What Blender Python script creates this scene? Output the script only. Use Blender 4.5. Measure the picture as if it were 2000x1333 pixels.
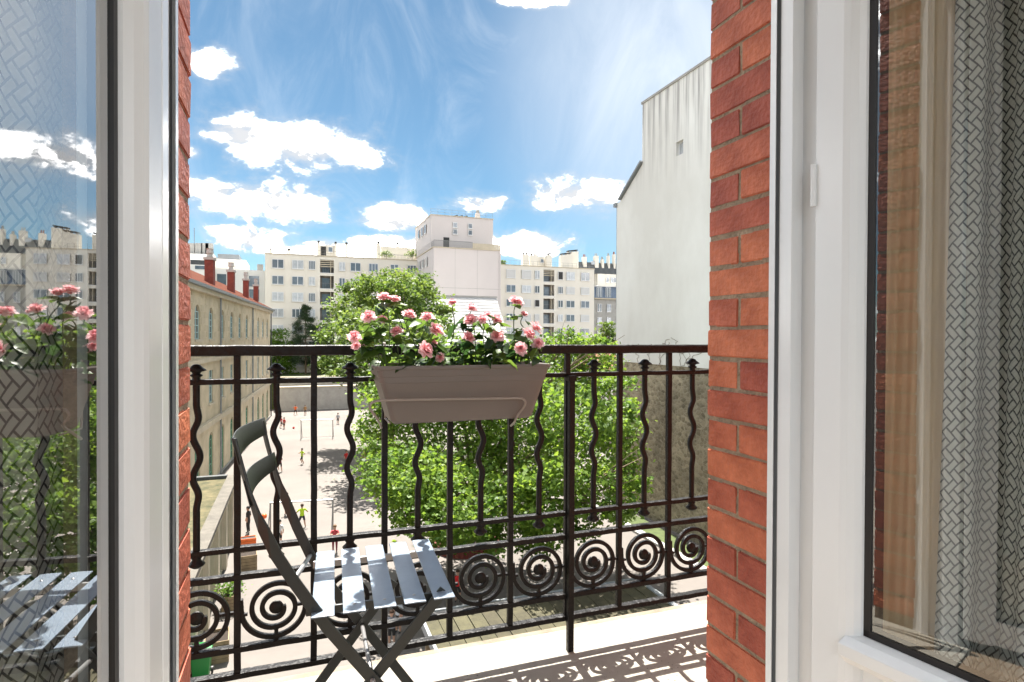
import bpy, bmesh, math, random
import numpy as np
from mathutils import Vector, Matrix, Euler
R = math.radians
random.seed(7); rng = np.random.default_rng(7)
for o in list(bpy.data.objects): bpy.data.objects.remove(o)
S = bpy.context.scene
COL = S.collection

# ------------------------------------------------------------------ camera, sky, sun, exposure
CAMZ = 1.06; F = 1149.3
YAW, PITCH, ROLL = R(20.1), R(-0.549), R(0.251)
fw = Vector((math.sin(YAW)*math.cos(PITCH), math.cos(YAW)*math.cos(PITCH), math.sin(PITCH)))
rt0 = Vector((math.cos(YAW), -math.sin(YAW), 0)); up0 = rt0.cross(fw)
rt = rt0*math.cos(ROLL)+up0*math.sin(ROLL); up = -rt0*math.sin(ROLL)+up0*math.cos(ROLL)
CAM = Vector((0, 0, CAMZ))
cd = bpy.data.cameras.new('camera'); cam = bpy.data.objects.new('camera', cd); COL.objects.link(cam)
cd.sensor_width = 36; cd.lens = F/2000*36; cd.clip_start = 0.02; cd.clip_end = 6000
M = Matrix((rt, up, -fw)).transposed().to_4x4(); M.translation = CAM; cam.matrix_world = M
S.camera = cam
SUN_EL, SUN_AZ = R(63.0), R(5.0)          # azimuth measured from +Y towards +X
wd = bpy.data.worlds.new('World'); S.world = wd; wd.use_nodes = True
sd = bpy.data.lights.new('sun', 'SUN'); so = bpy.data.objects.new('sun', sd); COL.objects.link(so)
sd.energy = 3.4; sd.angle = R(0.53); sd.color = (1.0, 0.95, 0.87)
sdir = Vector((math.sin(SUN_AZ)*math.cos(SUN_EL), math.cos(SUN_AZ)*math.cos(SUN_EL), math.sin(SUN_EL)))
so.rotation_euler = sdir.to_track_quat('Z', 'Y').to_euler(); so.location = (0, 0, 60)
S.view_settings.view_transform = 'Standard'; S.view_settings.look = 'None'
S.view_settings.gamma = 1; S.view_settings.exposure = 2.5
S.render.engine = 'CYCLES'
S.cycles.max_bounces = 10; S.cycles.transparent_max_bounces = 16; S.cycles.diffuse_bounces = 5

def ray(x, y): return (fw + rt*((x-1000)/F) - up*((y-666.5)/F))
def atY(x, y, Y): d = ray(x, y); return CAM + d*(Y/d.y)
def atX(x, y, X): d = ray(x, y); return CAM + d*(X/d.x)
def atZ(x, y, Z): d = ray(x, y); return CAM + d*((Z-CAMZ)/d.z)
def atD(x, y, D): return CAM + ray(x, y)*D
GZ = -10.0

# ---- sky shader
nt = wd.node_tree; nt.nodes.clear(); NL = nt.links
def N(t, **k):
    n = nt.nodes.new(t)
    for a, b in k.items(): setattr(n, a, b)
    return n
def mth(op, a, b=None, clamp=False):
    n = N('ShaderNodeMath', operation=op, use_clamp=clamp)
    for i, v in enumerate((a, b)):
        if v is None: continue
        if hasattr(v, 'links') or hasattr(v, 'is_linked'): NL.new(v, n.inputs[i])
        else: n.inputs[i].default_value = v
    return n.outputs[0]
sky = N('ShaderNodeTexSky', sky_type='NISHITA', sun_disc=False)
sky.sun_elevation = SUN_EL; sky.sun_rotation = SUN_AZ
sky.altitude = 50; sky.air_density = 0.75; sky.dust_density = 0.15; sky.ozone_density = 6.0
tc = N('ShaderNodeTexCoord'); sep = N('ShaderNodeSeparateXYZ'); NL.new(tc.outputs['Generated'], sep.inputs[0])
az = mth('ARCTAN2', sep.outputs[0], sep.outputs[1]); el = mth('ARCSINE', sep.outputs[2])
com = N('ShaderNodeCombineXYZ'); NL.new(az, com.inputs[0]); NL.new(el, com.inputs[1])
def noise(vec, scale, detail, rough, dist=0.0, sc=(1, 1, 1), loc=(0, 0, 0)):
    mp = N('ShaderNodeMapping'); mp.inputs['Scale'].default_value = sc; mp.inputs['Location'].default_value = loc; NL.new(vec, mp.inputs[0])
    n = N('ShaderNodeTexNoise'); n.inputs['Scale'].default_value = scale; n.inputs['Detail'].default_value = detail
    n.inputs['Roughness'].default_value = rough; n.inputs['Distortion'].default_value = dist
    NL.new(mp.outputs[0], n.inputs['Vector']); return n.outputs[0]
nz = noise(com.outputs[0], 9.0, 8, 0.62, 0.3, (1, 1.7, 1))
nz2 = noise(com.outputs[0], 26.0, 6, 0.6, 0.2, (1, 1.5, 1))
# cumulus banks as directions (azimuth, elevation, half widths)
CL = [(585, 282, 190, 66), (470, 262, 100, 50), (680, 300, 95, 42), (412, 122, 58, 40), (530, 395, 165, 52), (410, 375, 80, 36),
      (1130, 380, 125, 40), (930, 396, 88, 30), (765, 428, 98, 34), (1040, 478, 130, 34), (500, 470, 110, 36), (650, 490, 150, 30), (745, 480, 120, 30),
      (1045, 2, 90, 16), (365, 295, 40, 18)]
best = None
for (x, y, a, b) in CL:
    d = ray(x, y).normalized(); a0 = math.atan2(d.x, d.y); e0 = math.asin(d.z)
    d2 = ray(x+a, y).normalized(); ra = abs(math.atan2(d2.x, d2.y)-a0); d3 = ray(x, y-b).normalized(); re = abs(math.asin(d3.z)-e0)
    s = N('ShaderNodeVectorMath', operation='SUBTRACT'); NL.new(com.outputs[0], s.inputs[0]); s.inputs[1].default_value = (a0, e0, 0)
    s2 = N('ShaderNodeVectorMath', operation='DIVIDE'); NL.new(s.outputs[0], s2.inputs[0]); s2.inputs[1].default_value = (ra, re, 1)
    s3 = N('ShaderNodeVectorMath', operation='LENGTH'); NL.new(s2.outputs[0], s3.inputs[0])
    v = mth('SUBTRACT', 1.0, s3.outputs['Value'])
    best = v if best is None else mth('MAXIMUM', best, v)
best = mth('MAXIMUM', best, -0.75)
# scattered banks in the unseen sky, cover raised for fill light
far = mth('MULTIPLY', mth('SUBTRACT', noise(com.outputs[0], 3.1, 3, 0.5, 0, (1, 2.2, 1), (4.3, 7.7, 0)), 0.47), 3.0)
fs_ = N('ShaderNodeVectorMath', operation='SUBTRACT'); NL.new(com.outputs[0], fs_.inputs[0]); fs_.inputs[1].default_value = (0.34, 0.30, 0)
fl_ = N('ShaderNodeVectorMath', operation='LENGTH'); NL.new(fs_.outputs[0], fl_.inputs[0])
fm_ = N('ShaderNodeMapRange', interpolation_type='SMOOTHSTEP'); NL.new(fl_.outputs['Value'], fm_.inputs[0]); fm_.inputs[1].default_value = 0.5; fm_.inputs[2].default_value = 0.8; fm_.inputs[3].default_value = -0.9; fm_.inputs[4].default_value = 0.0
far = mth('ADD', far, fm_.outputs[0])      # the banks above already fill this part of the sky
den = mth('ADD', mth('MAXIMUM', best, far), mth('MULTIPLY', mth('SUBTRACT', nz, 0.5), 2.0))
den = mth('ADD', den, mth('MULTIPLY', mth('SUBTRACT', nz2, 0.5), 0.9))
mr = N('ShaderNodeMapRange', interpolation_type='SMOOTHSTEP'); NL.new(den, mr.inputs[0])
mr.inputs[1].default_value = -0.34; mr.inputs[2].default_value = 0.72
# thin high veil
veil = noise(com.outputs[0], 4.2, 8, 0.62, 1.4, (1.7, 0.8, 1))
vm = N('ShaderNodeMapRange', interpolation_type='SMOOTHSTEP'); NL.new(veil, vm.inputs[0]); vm.inputs[1].default_value = 0.38; vm.inputs[2].default_value = 0.78; vm.inputs[3].default_value = 0.02; vm.inputs[4].default_value = 0.26
dv = ray(1290, 140).normalized()
bs = N('ShaderNodeVectorMath', operation='SUBTRACT'); NL.new(com.outputs[0], bs.inputs[0]); bs.inputs[1].default_value = (math.atan2(dv.x, dv.y), math.asin(dv.z), 0)
bl = N('ShaderNodeVectorMath', operation='LENGTH'); NL.new(bs.outputs[0], bl.inputs[0])
vb = N('ShaderNodeMapRange', interpolation_type='SMOOTHSTEP'); NL.new(bl.outputs['Value'], vb.inputs[0])
vb.inputs[1].default_value = 0.38; vb.inputs[2].default_value = 0.0; vb.inputs[3].default_value = 0.0; vb.inputs[4].default_value = 0.62
vbn = mth('MULTIPLY', vb.outputs[0], mth('ADD', veil, 0.45))
vt = mth('MAXIMUM', vm.outputs[0], vbn, True)
tn = N('ShaderNodeMix', data_type='RGBA', blend_type='MULTIPLY'); tn.inputs[0].default_value = 1; NL.new(sky.outputs[0], tn.inputs[6]); tn.inputs[7].default_value = (0.37, 0.428, 0.355, 1)
m1 = N('ShaderNodeMix', data_type='RGBA'); NL.new(vt, m1.inputs[0]); NL.new(tn.outputs[2], m1.inputs[6]); m1.inputs[7].default_value = (3.1, 3.25, 3.4, 1)
nzo = noise(com.outputs[0], 9.0, 8, 0.62, 0.3, (1, 1.7, 1), (0, 0.055, 0))
rel = mth('ADD', mth('SUBTRACT', nz, nzo), mth('MULTIPLY', mth('SUBTRACT', nz2, 0.5), 0.35))     # lit tops, shaded undersides
sh = N('ShaderNodeMapRange', interpolation_type='SMOOTHSTEP'); NL.new(rel, sh.inputs[0]); sh.inputs[1].default_value = -0.11; sh.inputs[2].default_value = 0.11
core = N('ShaderNodeMapRange', interpolation_type='SMOOTHSTEP'); NL.new(den, core.inputs[0]); core.inputs[1].default_value = 0.18; core.inputs[2].default_value = 0.95
cc = N('ShaderNodeMix', data_type='RGBA'); NL.new(mth('MULTIPLY', sh.outputs[0], core.outputs[0]), cc.inputs[0]); cc.inputs[6].default_value = (2.15, 2.20, 2.28, 1); cc.inputs[7].default_value = (64, 63, 61.5, 1)
m2 = N('ShaderNodeMix', data_type='RGBA'); NL.new(mth('POWER', mr.outputs[0], 2.0), m2.inputs[0]); NL.new(m1.outputs[2], m2.inputs[6]); NL.new(cc.outputs[2], m2.inputs[7])
bg = N('ShaderNodeBackground'); bg.inputs[1].default_value = 0.07; NL.new(m2.outputs[2], bg.inputs[0])
wo = N('ShaderNodeOutputWorld'); NL.new(bg.outputs[0], wo.inputs[0])

# ------------------------------------------------------------------ materials
MATS = {}
def lin(c):
    return tuple(((v/255)/12.92 if v/255 <= 0.04045 else ((v/255+0.055)/1.055)**2.4) for v in c)
def mat(name, col, rough=0.6, var=0.0, vscale=6.0, bump=0.0, bscale=40.0, metal=0.0, spec=0.5, objvar=0.0, col2=None, stretch=(1, 1, 1), trans=0.0, coat=0.0, detail=5):
    m = bpy.data.materials.new(name); m.use_nodes = True; t = m.node_tree; ns = t.nodes; L = t.links
    b = ns['Principled BSDF']; b.inputs['Roughness'].default_value = rough; b.inputs['Metallic'].default_value = metal
    b.inputs['Specular IOR Level'].default_value = spec
    if coat: b.inputs['Coat Weight'].default_value = coat; b.inputs['Coat Roughness'].default_value = 0.15
    b.inputs['Base Color'].default_value = (*col, 1)
    tcn = ns.new('ShaderNodeTexCoord'); mp = ns.new('ShaderNodeMapping'); mp.inputs['Scale'].default_value = stretch
    L.new(tcn.outputs['Object'], mp.inputs[0])
    out = None
    if var or col2:
        n = ns.new('ShaderNodeTexNoise'); n.inputs['Scale'].default_value = vscale; n.inputs['Detail'].default_value = detail; n.inputs['Roughness'].default_value = 0.65
        L.new(mp.outputs[0], n.inputs['Vector'])
        cr = ns.new('ShaderNodeMapRange'); L.new(n.outputs[0], cr.inputs[0]); cr.inputs[1].default_value = 0.3; cr.inputs[2].default_value = 0.7
        mx = ns.new('ShaderNodeMix'); mx.data_type = 'RGBA'; L.new(cr.outputs[0], mx.inputs[0])
        a = tuple(c*(1-var) for c in col); c2 = col2 if col2 else tuple(min(1, c*(1+var)) for c in col)
        mx.inputs[6].default_value = (*a, 1); mx.inputs[7].default_value = (*c2, 1); out = mx.outputs[2]
    if objvar:
        oi = ns.new('ShaderNodeObjectInfo'); hs = ns.new('ShaderNodeHueSaturation')
        mr_ = ns.new('ShaderNodeMapRange'); L.new(oi.outputs['Random'], mr_.inputs[0]); mr_.inputs[3].default_value = 1-objvar; mr_.inputs[4].default_value = 1+objvar
        L.new(mr_.outputs[0], hs.inputs['Value'])
        m2_ = ns.new('ShaderNodeMath'); m2_.operation = 'MULTIPLY_ADD'; L.new(oi.outputs['Random'], m2_.inputs[0]); m2_.inputs[1].default_value = 0.014; m2_.inputs[2].default_value = 0.494
        L.new(m2_.outputs[0], hs.inputs['Hue'])
        if out: L.new(out, hs.inputs['Color'])
        else: hs.inputs['Color'].default_value = (*col, 1)
        out = hs.outputs[0]
    if out: L.new(out, b.inputs['Base Color'])
    if bump:
        n2 = ns.new('ShaderNodeTexNoise'); n2.inputs['Scale'].default_value = bscale; n2.inputs['Detail'].default_value = 6; L.new(mp.outputs[0], n2.inputs['Vector'])
        bp = ns.new('ShaderNodeBump'); bp.inputs['Strength'].default_value = bump; bp.inputs['Distance'].default_value = 0.02; L.new(n2.outputs[0], bp.inputs['Height']); L.new(bp.outputs[0], b.inputs['Normal'])
    MATS[name] = m; return m
def leafmat(name, ca, cb, trans=0.4, rough=0.55):
    m = bpy.data.materials.new(name); m.use_nodes = True; t = m.node_tree; ns = t.nodes; L = t.links
    b = ns['Principled BSDF']; out = ns['Material Output']
    at = ns.new('ShaderNodeAttribute'); at.attribute_name = 'rnd'
    mx = ns.new('ShaderNodeMix'); mx.data_type = 'RGBA'; L.new(at.outputs['Fac'], mx.inputs[0]); mx.inputs[6].default_value = (*ca, 1); mx.inputs[7].default_value = (*cb, 1)
    L.new(mx.outputs[2], b.inputs['Base Color']); b.inputs['Roughness'].default_value = rough; b.inputs['Specular IOR Level'].default_value = 0.35
    tr = ns.new('ShaderNodeBsdfTranslucent')
    hs = ns.new('ShaderNodeHueSaturation'); hs.inputs['Hue'].default_value = 0.485; hs.inputs['Value'].default_value = 1.6; L.new(mx.outputs[2], hs.inputs['Color']); L.new(hs.outputs[0], tr.inputs[0])
    ms = ns.new('ShaderNodeMixShader'); ms.inputs[0].default_value = trans; L.new(b.outputs[0], ms.inputs[1]); L.new(tr.outputs[0], ms.inputs[2]); L.new(ms.outputs[0], out.inputs[0])
    MATS[name] = m; return m
def objleaf(name, ca, cb, trans=0.4, rough=0.4):
    m = leafmat(name, ca, cb, trans, rough); t = m.node_tree
    at = [n for n in t.nodes if n.type == 'ATTRIBUTE'][0]; oi = t.nodes.new('ShaderNodeObjectInfo')
    for l in list(at.outputs['Fac'].links): t.links.new(oi.outputs['Random'], l.to_socket)
    return m
def glassmat(name, ior=2.4, tint=(0.92, 0.95, 0.93)):
    m = bpy.data.materials.new(name); m.use_nodes = True; t = m.node_tree; ns = t.nodes; L = t.links
    ns.remove(ns['Principled BSDF']); out = ns['Material Output']
    fr = ns.new('ShaderNodeFresnel'); fr.inputs[0].default_value = ior
    # same reflectance whichever side of the pane the ray meets
    g = ns.new('ShaderNodeNewGeometry'); 
    lw = ns.new('ShaderNodeLayerWeight'); lw.inputs[0].default_value = 0.5
    tr = ns.new('ShaderNodeBsdfTransparent'); tr.inputs[0].default_value = (*tint, 1)
    gl = ns.new('ShaderNodeBsdfGlossy'); gl.inputs['Roughness'].default_value = 0.004
    # schlick on facing
    fc = ns.new('ShaderNodeMath'); fc.operation = 'POWER'; L.new(lw.outputs['Facing'], fc.inputs[0]); fc.inputs[1].default_value = 1.75
    f0 = ((ior-1)/(ior+1))**2
    fm = ns.new('ShaderNodeMath'); fm.operation = 'MULTIPLY_ADD'; L.new(fc.outputs[0], fm.inputs[0]); fm.inputs[1].default_value = 1-f0; fm.inputs[2].default_value = f0
    ms = ns.new('ShaderNodeMixShader'); L.new(fm.outputs[0], ms.inputs[0]); L.new(tr.outputs[0], ms.inputs[1]); L.new(gl.outputs[0], ms.inputs[2]); L.new(ms.outputs[0], out.inputs[0])
    MATS[name] = m; return m
def herring(name, light, dark, cell=0.0122):
    m = bpy.data.materials.new(name); m.use_nodes = True; t = m.node_tree; ns = t.nodes; L = t.links
    b = ns['Principled BSDF']; b.inputs['Roughness'].default_value = 0.9; b.inputs['Specular IOR Level'].default_value = 0.1
    uv = ns.new('ShaderNodeUVMap'); mp = ns.new('ShaderNodeMapping'); mp.inputs['Rotation'].default_value = (0, 0, R(45)); mp.inputs['Scale'].default_value = (1.12/cell, 0.9/cell, 1)
    mp.vector_type = 'POINT'; L.new(uv.outputs[0], mp.inputs[0])
    sp = ns.new('ShaderNodeSeparateXYZ'); L.new(mp.outputs[0], sp.inputs[0])
    def mm(op, a, b_=None):
        n = ns.new('ShaderNodeMath'); n.operation = op
        for i, v in enumerate((a, b_)):
            if v is None: continue
            if isinstance(v, (int, float)): n.inputs[i].default_value = v
            else: L.new(v, n.inputs[i])
        return n.outputs[0]
    x, y = sp.outputs[0], sp.outputs[1]
    fx, fy = mm('FRACT', x), mm('FRACT', y)
    k = mm('FLOORED_MODULO', mm('SUBTRACT', mm('FLOOR', x), mm('FLOOR', y)), 4.0)
    def eq(v): return mm('COMPARE', k, float(v))
    def eqn(v):
        o = eq(v); o.node.inputs[2].default_value = 0.3; return o
    eL = mm('ADD', fx, eqn(1)); eR = mm('ADD', mm('SUBTRACT', 1.0, fx), eqn(0)); eB = mm('ADD', fy, eqn(2)); eT = mm('ADD', mm('SUBTRACT', 1.0, fy), eqn(3))
    d = mm('MINIMUM', mm('MINIMUM', eL, eR), mm('MINIMUM', eB, eT))
    st = ns.new('ShaderNodeMapRange'); L.new(d, st.inputs[0]); st.inputs[1].default_value = 0.09; st.inputs[2].default_value = 0.15
    mx = ns.new('ShaderNodeMix'); mx.data_type = 'RGBA'; L.new(st.outputs[0], mx.inputs[0]); mx.inputs[6].default_value = (*dark, 1); mx.inputs[7].default_value = (*light, 1)
    L.new(mx.outputs[2], b.inputs['Base Color'])
    out = ns['Material Output']; tr = ns.new('ShaderNodeBsdfTranslucent'); L.new(mx.outputs[2], tr.inputs[0]); ms = ns.new('ShaderNodeMixShader'); ms.inputs[0].default_value = 0.25
    L.new(b.outputs[0], ms.inputs[1]); L.new(tr.outputs[0], ms.inputs[2]); L.new(ms.outputs[0], out.inputs[0])
    MATS[name] = m; return m

iron = mat('painted_iron', (0.0050, 0.0038, 0.0033), 0.42, 0.35, 30, 0.35, 55, spec=0.22)
chairm = mat('chair_grey_green', (0.013, 0.016, 0.015), 0.42, 0.1, 20, 0.05, 200)
slatm = mat('chair_slat', (0.165, 0.205, 0.255), 0.30, 0.08, 20, 0.04, 300)
rivet = mat('rivet_steel', (0.3, 0.3, 0.3), 0.35, metal=1)
pvc = mat('white_pvc', (0.78, 0.79, 0.80), 0.25, 0.02, 3)
pvcs = mat('grey_seal', (0.16, 0.17, 0.18), 0.6)
gasket = mat('black_gasket', (0.012, 0.010, 0.010), 0.5)
brickm = mat('red_brick', (0.44, 0.095, 0.05), 0.62, 0.32, 11, 0.5, 80, objvar=0.23, col2=(0.57, 0.155, 0.085), spec=0.35)
mortar = mat('mortar', (0.34, 0.255, 0.175), 0.95, 0.3, 30, 0.8, 120)
plaster = mat('room_plaster', (0.50, 0.39, 0.27), 0.9, 0.04, 3)
woodfl = mat('oak_floor', (0.22, 0.165, 0.115), 0.45, 0.25, 5, 0.1, 20, stretch=(8, 1, 1))
sheer = mat('sheer_cloth', (0.78, 0.62, 0.42), 0.9, 0.05, 10)
_t = sheer.node_tree; _a = _t.nodes.new('ShaderNodeBsdfTransparent'); _m = _t.nodes.new('ShaderNodeMixShader'); _m.inputs[0].default_value = 0.62
_t.links.new(_a.outputs[0], _m.inputs[1]); _t.links.new(_t.nodes['Principled BSDF'].outputs[0], _m.inputs[2]); _t.links.new(_m.outputs[0], _t.nodes['Material Output'].inputs[0])
curt = herring('herringbone_cloth', (0.60, 0.60, 0.56), (0.045, 0.048, 0.055))
glass = glassmat('double_glazing', 2.45)
pl_white = mat('balcony_paint', (0.255, 0.238, 0.203), 0.8, 0.05, 5, 0.12, 60)
def specks(m, scale, thr, dark_c):
    t = m.node_tree; ns = t.nodes; L = t.links; b = ns['Principled BSDF']; src = b.inputs['Base Color'].links[0].from_socket
    tcn = [n for n in ns if n.type == 'TEX_COORD'][0]; v = ns.new('ShaderNodeTexVoronoi'); v.inputs['Scale'].default_value = scale; L.new(tcn.outputs['Object'], v.inputs['Vector'])
    n = ns.new('ShaderNodeTexNoise'); n.inputs['Scale'].default_value = 5; L.new(tcn.outputs['Object'], n.inputs['Vector'])
    a = ns.new('ShaderNodeMath'); a.operation = 'MULTIPLY_ADD'; L.new(n.outputs[0], a.inputs[0]); a.inputs[1].default_value = -0.55; L.new(v.outputs['Distance'], a.inputs[2])
    r = ns.new('ShaderNodeMapRange'); L.new(a.outputs[0], r.inputs[0]); r.inputs[1].default_value = thr; r.inputs[2].default_value = thr+0.05
    x = ns.new('ShaderNodeMix'); x.data_type = 'RGBA'; L.new(r.outputs[0], x.inputs[0]); x.inputs[6].default_value = (*dark_c, 1); L.new(src, x.inputs[7]); L.new(x.outputs[2], b.inputs['Base Color'])
specks(pl_white, 60, -0.205, (0.10, 0.085, 0.07))
stone_lip = mat('balcony_stone', (0.20, 0.165, 0.12), 0.9, 0.45, 6, 0.3, 50)
taupe = mat('taupe_plastic', (0.138, 0.121, 0.107), 0.42, 0.03, 5, 0.03, 200)
soil = mat('potting_soil', (0.03, 0.02, 0.014), 0.95, 0.4, 40, 0.8, 90)
wire = mat('bracket_wire', (0.24, 0.21, 0.18), 0.35, spec=0.6)
def petalmat():
    m = bpy.data.materials.new('rose_petal'); m.use_nodes = True; t = m.node_tree; ns = t.nodes; L = t.links
    b = ns['Principled BSDF']; b.inputs['Roughness'].default_value = 0.55; b.inputs['Specular IOR Level'].default_value = 0.2
    at = ns.new('ShaderNodeAttribute'); at.attribute_name = 'rnd'; mx = ns.new('ShaderNodeMix'); mx.data_type = 'RGBA'
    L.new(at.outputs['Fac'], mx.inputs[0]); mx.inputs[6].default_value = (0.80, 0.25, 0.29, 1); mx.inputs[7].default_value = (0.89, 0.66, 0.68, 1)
    L.new(mx.outputs[2], b.inputs['Base Color']); tr = ns.new('ShaderNodeBsdfTranslucent'); L.new(mx.outputs[2], tr.inputs[0]); ms = ns.new('ShaderNodeMixShader'); ms.inputs[0].default_value = 0.4
    L.new(b.outputs[0], ms.inputs[1]); L.new(tr.outputs[0], ms.inputs[2]); L.new(ms.outputs[0], ns['Material Output'].inputs[0]); return m
petal = petalmat()
roseleaf = objleaf('rose_leaf', (0.014, 0.042, 0.012), (0.090, 0.165, 0.025), 0.42, 0.40)
stemm = mat('rose_stem', (0.05, 0.09, 0.025), 0.6)
leafA = leafmat('plane_leaf', (0.045, 0.112, 0.013), (0.170, 0.262, 0.030), 0.47)
leafB = leafmat('plane_leaf_far', (0.045, 0.10, 0.015), (0.135, 0.195, 0.034), 0.42)
leafC = leafmat('lime_leaf', (0.05, 0.12, 0.012), (0.12, 0.21, 0.02), 0.4)
leafP = leafmat('pine_needle', (0.018, 0.042, 0.014), (0.040, 0.072, 0.022), 0.15)
bark = mat('plane_bark', (0.17, 0.125, 0.085), 0.9, 0.4, 4, 0.6, 10)
court = mat('court_concrete', (0.140, 0.124, 0.112), 0.9, 0.14, 0.25, 0.1, 8, detail=10)
cream = mat('cream_render', (0.69, 0.65, 0.575), 0.9, 0.035, 0.3)
towerw = mat('pale_render', (0.565, 0.52, 0.505), 0.9, 0.03, 0.2)
white_r = mat('white_render', (0.70, 0.69, 0.66), 0.9, 0.03, 0.3)
greyslab = mat('concrete_grey', (0.34, 0.33, 0.31), 0.9, 0.15, 1.2, 0.1, 6)
frame_w = mat('window_white', (0.70, 0.70, 0.70), 0.5)
paneg = mat('window_pane', (0.10, 0.125, 0.15), 0.08, 0.5, 0.7, spec=0.8, objvar=0.5)
panel = mat('net_curtain_pane', (0.42, 0.44, 0.46), 0.15, 0.25, 2.0, spec=0.7, objvar=0.25)
shut = mat('roller_shutter', (0.62, 0.62, 0.61), 0.6)
dark = mat('dark_opening', (0.03, 0.03, 0.03), 0.8)
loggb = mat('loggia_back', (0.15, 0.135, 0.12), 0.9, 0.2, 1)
railg = mat('grey_railing', (0.18, 0.18, 0.18), 0.5)
zinc = mat('zinc_roof', (0.20, 0.215, 0.225), 0.5, 0.12, 1.5)
slate = mat('slate_roof', (0.05, 0.055, 0.058), 0.6, 0.3, 3)
tile = mat('clay_tile_roof', (0.27, 0.10, 0.06), 0.85, 0.25, 1.5, 0.5, 6)
chimr = mat('chimney_brick', (0.15, 0.034, 0.024), 0.85, 0.25, 3, 0.4, 8)
limes = mat('yellow_stone', (0.50, 0.425, 0.30), 0.9, 0.22, 0.7, 0.5, 3, detail=8)
corn = mat('cornice_stone', (0.48, 0.42, 0.32), 0.9, 0.12, 1.0)
teal = mat('pale_teal_paint', (0.30, 0.42, 0.42), 0.6)
greend = mat('green_door_paint', (0.10, 0.26, 0.16), 0.6, 0.1, 3)
bluep = mat('blue_slate', (0.12, 0.16, 0.22), 0.7, 0.2, 2)
steel = mat('goal_steel', (0.30, 0.30, 0.30), 0.4, metal=0.6)
orange = mat('orange_plastic', (0.75, 0.14, 0.02), 0.45)
wood_old = mat('weathered_wood', (0.23, 0.17, 0.10), 0.85, 0.3, 3, 0.3, 12)
plankm = mat('shaded_plank', (0.050, 0.044, 0.021), 0.9, 0.40, 2.2, 0.4, 14, objvar=0.15)  # olive brown, base colour darkened to carry the tree's shade
binm = mat('bin_green', (0.01, 0.19, 0.035), 0.4)
sedum = mat('sedum_mat', (0.035, 0.050, 0.012), 0.95, 0.5, 1.6, 0.9, 5, col2=(0.13, 0.105, 0.05), detail=9)
grassm = mat('lawn', (0.055, 0.075, 0.02), 0.95, 0.4, 3, 0.5, 20)
def stonewall():
    m = mat('rubble_stone', (0.22, 0.19, 0.13), 0.95); t = m.node_tree; ns = t.nodes; L = t.links; b = ns['Principled BSDF']
    tcn = [n for n in ns if n.type == 'TEX_COORD'][0]
    mp = ns.new('ShaderNodeMapping'); mp.inputs['Scale'].default_value = (1, 1, 1.5); L.new(tcn.outputs['Object'], mp.inputs[0])
    v = ns.new('ShaderNodeTexVoronoi'); v.inputs['Scale'].default_value = 3.6; L.new(mp.outputs[0], v.inputs['Vector'])
    v2 = ns.new('ShaderNodeTexVoronoi'); v2.feature = 'DISTANCE_TO_EDGE'; v2.inputs['Scale'].default_value = 3.6; L.new(mp.outputs[0], v2.inputs['Vector'])
    n = ns.new('ShaderNodeTexNoise'); n.inputs['Scale'].default_value = 0.5; n.inputs['Detail'].default_value = 8; L.new(tcn.outputs['Object'], n.inputs['Vector'])
    mr_ = ns.new('ShaderNodeMapRange'); L.new(v2.outputs[0], mr_.inputs[0]); mr_.inputs[2].default_value = 0.06
    c1 = ns.new('ShaderNodeMix'); c1.data_type = 'RGBA'; L.new(v.outputs['Color'], c1.inputs[0]); c1.inputs[6].default_value = (0.13, 0.105, 0.065, 1); c1.inputs[7].default_value = (0.34, 0.29, 0.20, 1)
    c2 = ns.new('ShaderNodeMix'); c2.data_type = 'RGBA'; L.new(mr_.outputs[0], c2.inputs[0]); c2.inputs[6].default_value = (0.32, 0.28, 0.21, 1); L.new(c1.outputs[2], c2.inputs[7])
    c3 = ns.new('ShaderNodeMix'); c3.data_type = 'RGBA'; c3.blend_type = 'MULTIPLY'; c3.inputs[0].default_value = 0.75; L.new(c2.outputs[2], c3.inputs[6]); 
    rp = ns.new('ShaderNodeMapRange'); L.new(n.outputs[0], rp.inputs[0]); rp.inputs[1].default_value = 0.3; rp.inputs[2].default_value = 0.65; rp.inputs[3].default_value = 0.45; rp.inputs[4].default_value = 1.3; L.new(rp.outputs[0], c3.inputs[7])
    L.new(c3.outputs[2], b.inputs['Base Color']); bp = ns.new('ShaderNodeBump'); bp.inputs['Strength'].default_value = 0.8; bp.inputs['Distance'].default_value = 0.08; L.new(v2.outputs[0], bp.inputs['Height']); L.new(bp.outputs[0], b.inputs['Normal'])
    return m
rubble = stonewall()
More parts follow.
